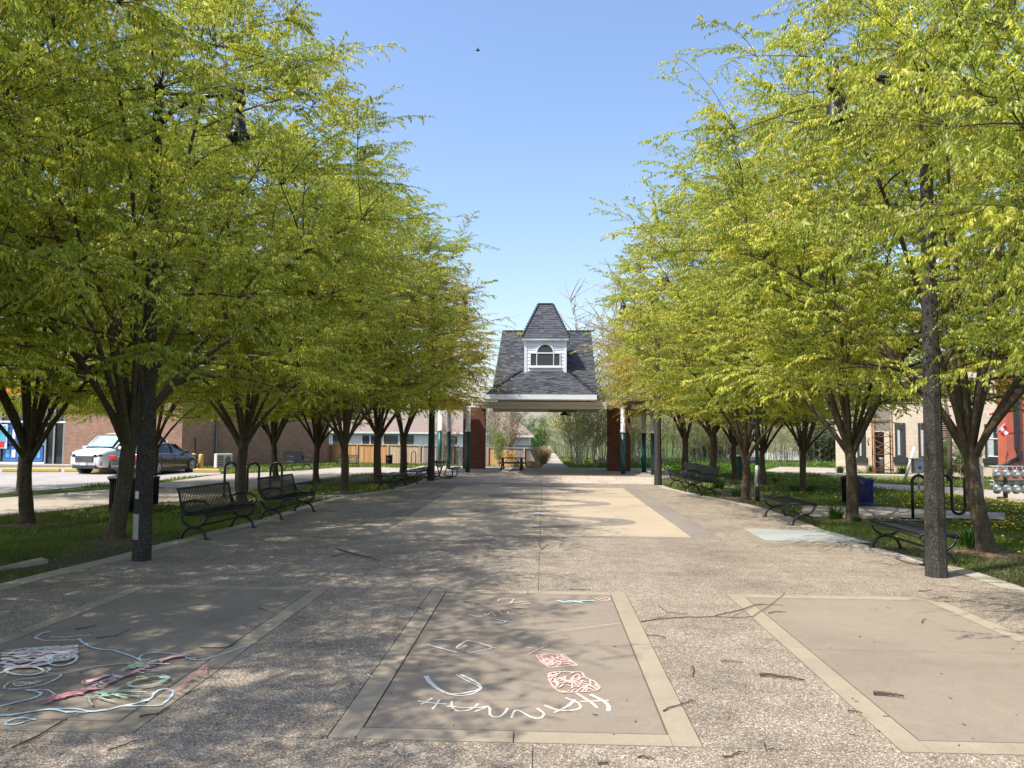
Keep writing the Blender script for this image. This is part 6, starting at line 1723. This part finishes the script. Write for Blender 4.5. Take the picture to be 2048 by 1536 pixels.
# ================================================================== FALLEN TWIGS
c6 = lambda p: conv(p, 0, 1100, .3418); c7 = lambda p: conv(p, 600, 1100, .390625); c8 = lambda p: conv(p, 1348, 1100, .3418)
TW = [(c6([(65, 1168), (220, 1100), (340, 1030), (390, 1000)]), .010, 'dark curved twig in the lower left corner below the left panel'),
      (c6([(630, 1180), (700, 1160), (800, 1120)]), .008, 'short dark twig left of the centre panel lower corner'),
      (c6([(810, 985), (930, 965), (985, 925)]), .010, 'reddish twig at the lower right corner of the left panel'),
      (c6([(1085, 850), (1120, 838), (1170, 822)]), .008, 'dark twig beside the sideways chalk name'),
      (c6([(565, 520), (680, 508), (765, 465)]), .007, 'thin twig across the middle of the left panel'),
      (c6([(440, 470), (500, 462), (560, 445)]), .009, 'brown twig near the top chalk loop of the left panel'),
      (c6([(1165, 577), (1290, 580), (1350, 570), (1420, 520)]), .008, 'twig lying over the right joint of the left panel'),
      (c6([(1510, 340), (1560, 357)]), .008, 'small twig near the far right corner of the left panel'),
      (c7([(190, 0), (300, 30), (350, 42), (410, 58)]), .014, 'thick dark branch on the pebbles left of the centre joint'),
      (c7([(160, 35), (230, 20), (300, 32)]), .008, 'thin side twig lying against the thick dark branch'),
      (c7([(600, 300), (625, 305), (632, 322)]), .007, 'bent twig on the far left border of the centre panel'),
      (c7([(840, 268), (930, 283)]), .007, 'straight dark twig on the far part of the centre panel'),
      (c7([(1860, 830), (1900, 812), (1960, 795), (2020, 775)]), .008, 'twig across the right border of the centre panel, low'),
      (c7([(1775, 440), (1830, 442), (1875, 455)]), .008, 'twig on pebbles just right of the centre panel'),
      (c7([(1840, 290), (1880, 325), (1985, 330)]), .006, 'thin forked twig right of the centre panel, upper'),
      (c7([(1730, 1065), (1770, 1068), (1810, 1078)]), .009, 'short twig on the pebbles at the bottom edge'),
      (c7([(1525, 1102), (1580, 1097)]), .011, 'stubby twig at the very bottom edge of the photo'),
      (c7([(1380, 205), (1490, 208)]), .009, 'dark twig on the far border of the centre panel'),
      (c8([(-190, 425), (-100, 410), (0, 402), (230, 395), (380, 402), (460, 395), (560, 330), (650, 255)]), .008, 'longest thin branch reaching from the centre to the right panel corner'),
      (c8([(240, 390), (400, 352), (470, 325), (560, 325), (640, 328)]), .007, 'thin branch forking over the near corner joint of the right panel'),
      (c8([(500, 740), (560, 742), (650, 755), (765, 772)]), .018, 'thick broken stick on the pebbles between centre and right panels'),
      (c8([(1170, 850), (1250, 855), (1300, 862), (1345, 870)]), .020, 'thick brown stick lying on the right panel'),
      (c8([(550, 373), (600, 365), (655, 368)]), .008, 'short arched twig in the far left corner of the right panel'),
      (c8([(1430, 245), (1470, 245), (1508, 236)]), .009, 'dark twig in the shade near the right pole'),
      (c8([(1450, 430), (1458, 415), (1475, 410)]), .009, 'tiny hooked twig in the tree shadow on the right panel'),
      (c8([(1018, 950), (1060, 950), (1100, 960)]), .007, 'small twig touching the left border of the right panel'),
      (c8([(275, 655), (340, 658), (395, 665)]), .007, 'thin reddish twig on the pebbles, middle right'),
      (c8([(110, 685), (118, 720), (110, 750)]), .008, 'upright curved twig beside the centre panel border'),
      (c8([(290, 1215), (330, 1215), (380, 1190), (435, 1195)]), .008, 'wavy reddish twig near the bottom, right of centre'),
      (c8([(530, 1140), (540, 1180), (590, 1168)]), .008, 'small forked reddish twig near the bottom joint'),
      ([(1078, 1088), (1083, 1101), (1088, 1096), (1095, 1090)], .010, 'small upright branching twig on the centre joint'),
      ([(627, 1001), (655, 1006), (690, 1004)], .012, 'long dark twig on the paving beyond the second backed bench')]
for i, (pts, r_, lab) in enumerate(TW):
    P = [G(*p) for p in pts]; rt = random.Random(i); Q = []
    for a, b in zip(P[:-1], P[1:]):
        for k in range(3): Q.append(a.lerp(b, k / 3))
    Q.append(P[-1]); n_ = len(Q)
    Q = [q + Vector((rt.uniform(-.004, .004), rt.uniform(-.006, .006), r_ * .8 + .003 + rt.uniform(0, .006))) for q in Q]
    Q[0].z = Q[-1].z = r_ * .9 + .003
    t = thing('fallen_twig', lab, 'twig', P[0], 0, 'twigs fallen on the paving')
    m = MB('twig_bark'); r_ *= .72; m.tube([q - P[0] for q in Q], [r_ * (1 - .55 * k / n_) for k in range(n_)], 6)
    if len(pts) > 3 and r_ < .008:
        k = n_ // 2; dd = (Q[-1] - Q[k]) * .5 + Vector((rt.uniform(-.05, .05), rt.uniform(-.12, .12), .008)); m.tube([Q[k] - P[0], Q[k] - P[0] + dd * .6, Q[k] - P[0] + dd], [r_ * .5, r_ * .4, r_ * .2], 5)
    m.build('wood', t)
# fine litter
rl = random.Random(12); m = MB('litter')
for k in range(620):
    if k < 380: x = rl.uniform(-6, 6); y = 4.6 + 24 * rl.random() ** 1.7
    elif k < 470: a_ = rl.random(); x = -1.2 + 1.5 * a_ + rl.gauss(0, .12); y = 19.4 + rl.gauss(0, .35)
    else: y = rl.uniform(6, 34); sgn = rl.choice((-1, 1)); x = (edge_x(LEFT_EDGE, y) + abs(rl.gauss(.1, .3))) if sgn < 0 else (edge_x(RIGHT_EDGE, y) - abs(rl.gauss(.1, .3)))
    L_ = rl.uniform(.01, .045); a = rl.uniform(0, PI); m.box((x, y, .008), (L_, rl.uniform(.003, .007), .004), 0, a)
for k in range(1500):
    y = 8.5 + 26 * rl.random() ** 1.5; sgn = rl.choice((-1, 1))
    x = (edge_x(LEFT_EDGE, y) - abs(rl.gauss(0, 2.2))) if sgn < 0 else (edge_x(RIGHT_EDGE, y) + abs(rl.gauss(0, 2.6)))
    L_ = rl.uniform(.02, .06); m.box((x, y, rl.uniform(-.01, .03)), (L_, L_ * rl.uniform(.2, .6), .004), 0, rl.uniform(0, PI))
m.build('litter', kind='stuff', label='tiny twigs and bud scales scattered on the paving')
# moss/mulch heap bits on the beige panel
# bird
p = AT(956, 101, 30); t = thing('bird', 'tiny dark bird high in the blue sky', 'bird', p)
MB('bird_dark').tube([(-.09, 0, .0), (-.04, 0, .01), (.04, 0, .01), (.08, 0, .0)], [.012, .035, .03, .006], 8).build('body', t)
for s_ in (-1, 1): MB('bird_dark').add([(-.03, 0, .02), (.03, 0, .02), (.02, s_ * .15, .045), (-.01, s_ * .17, .04)], [(0, 1, 2, 3)]).build('wing', t)
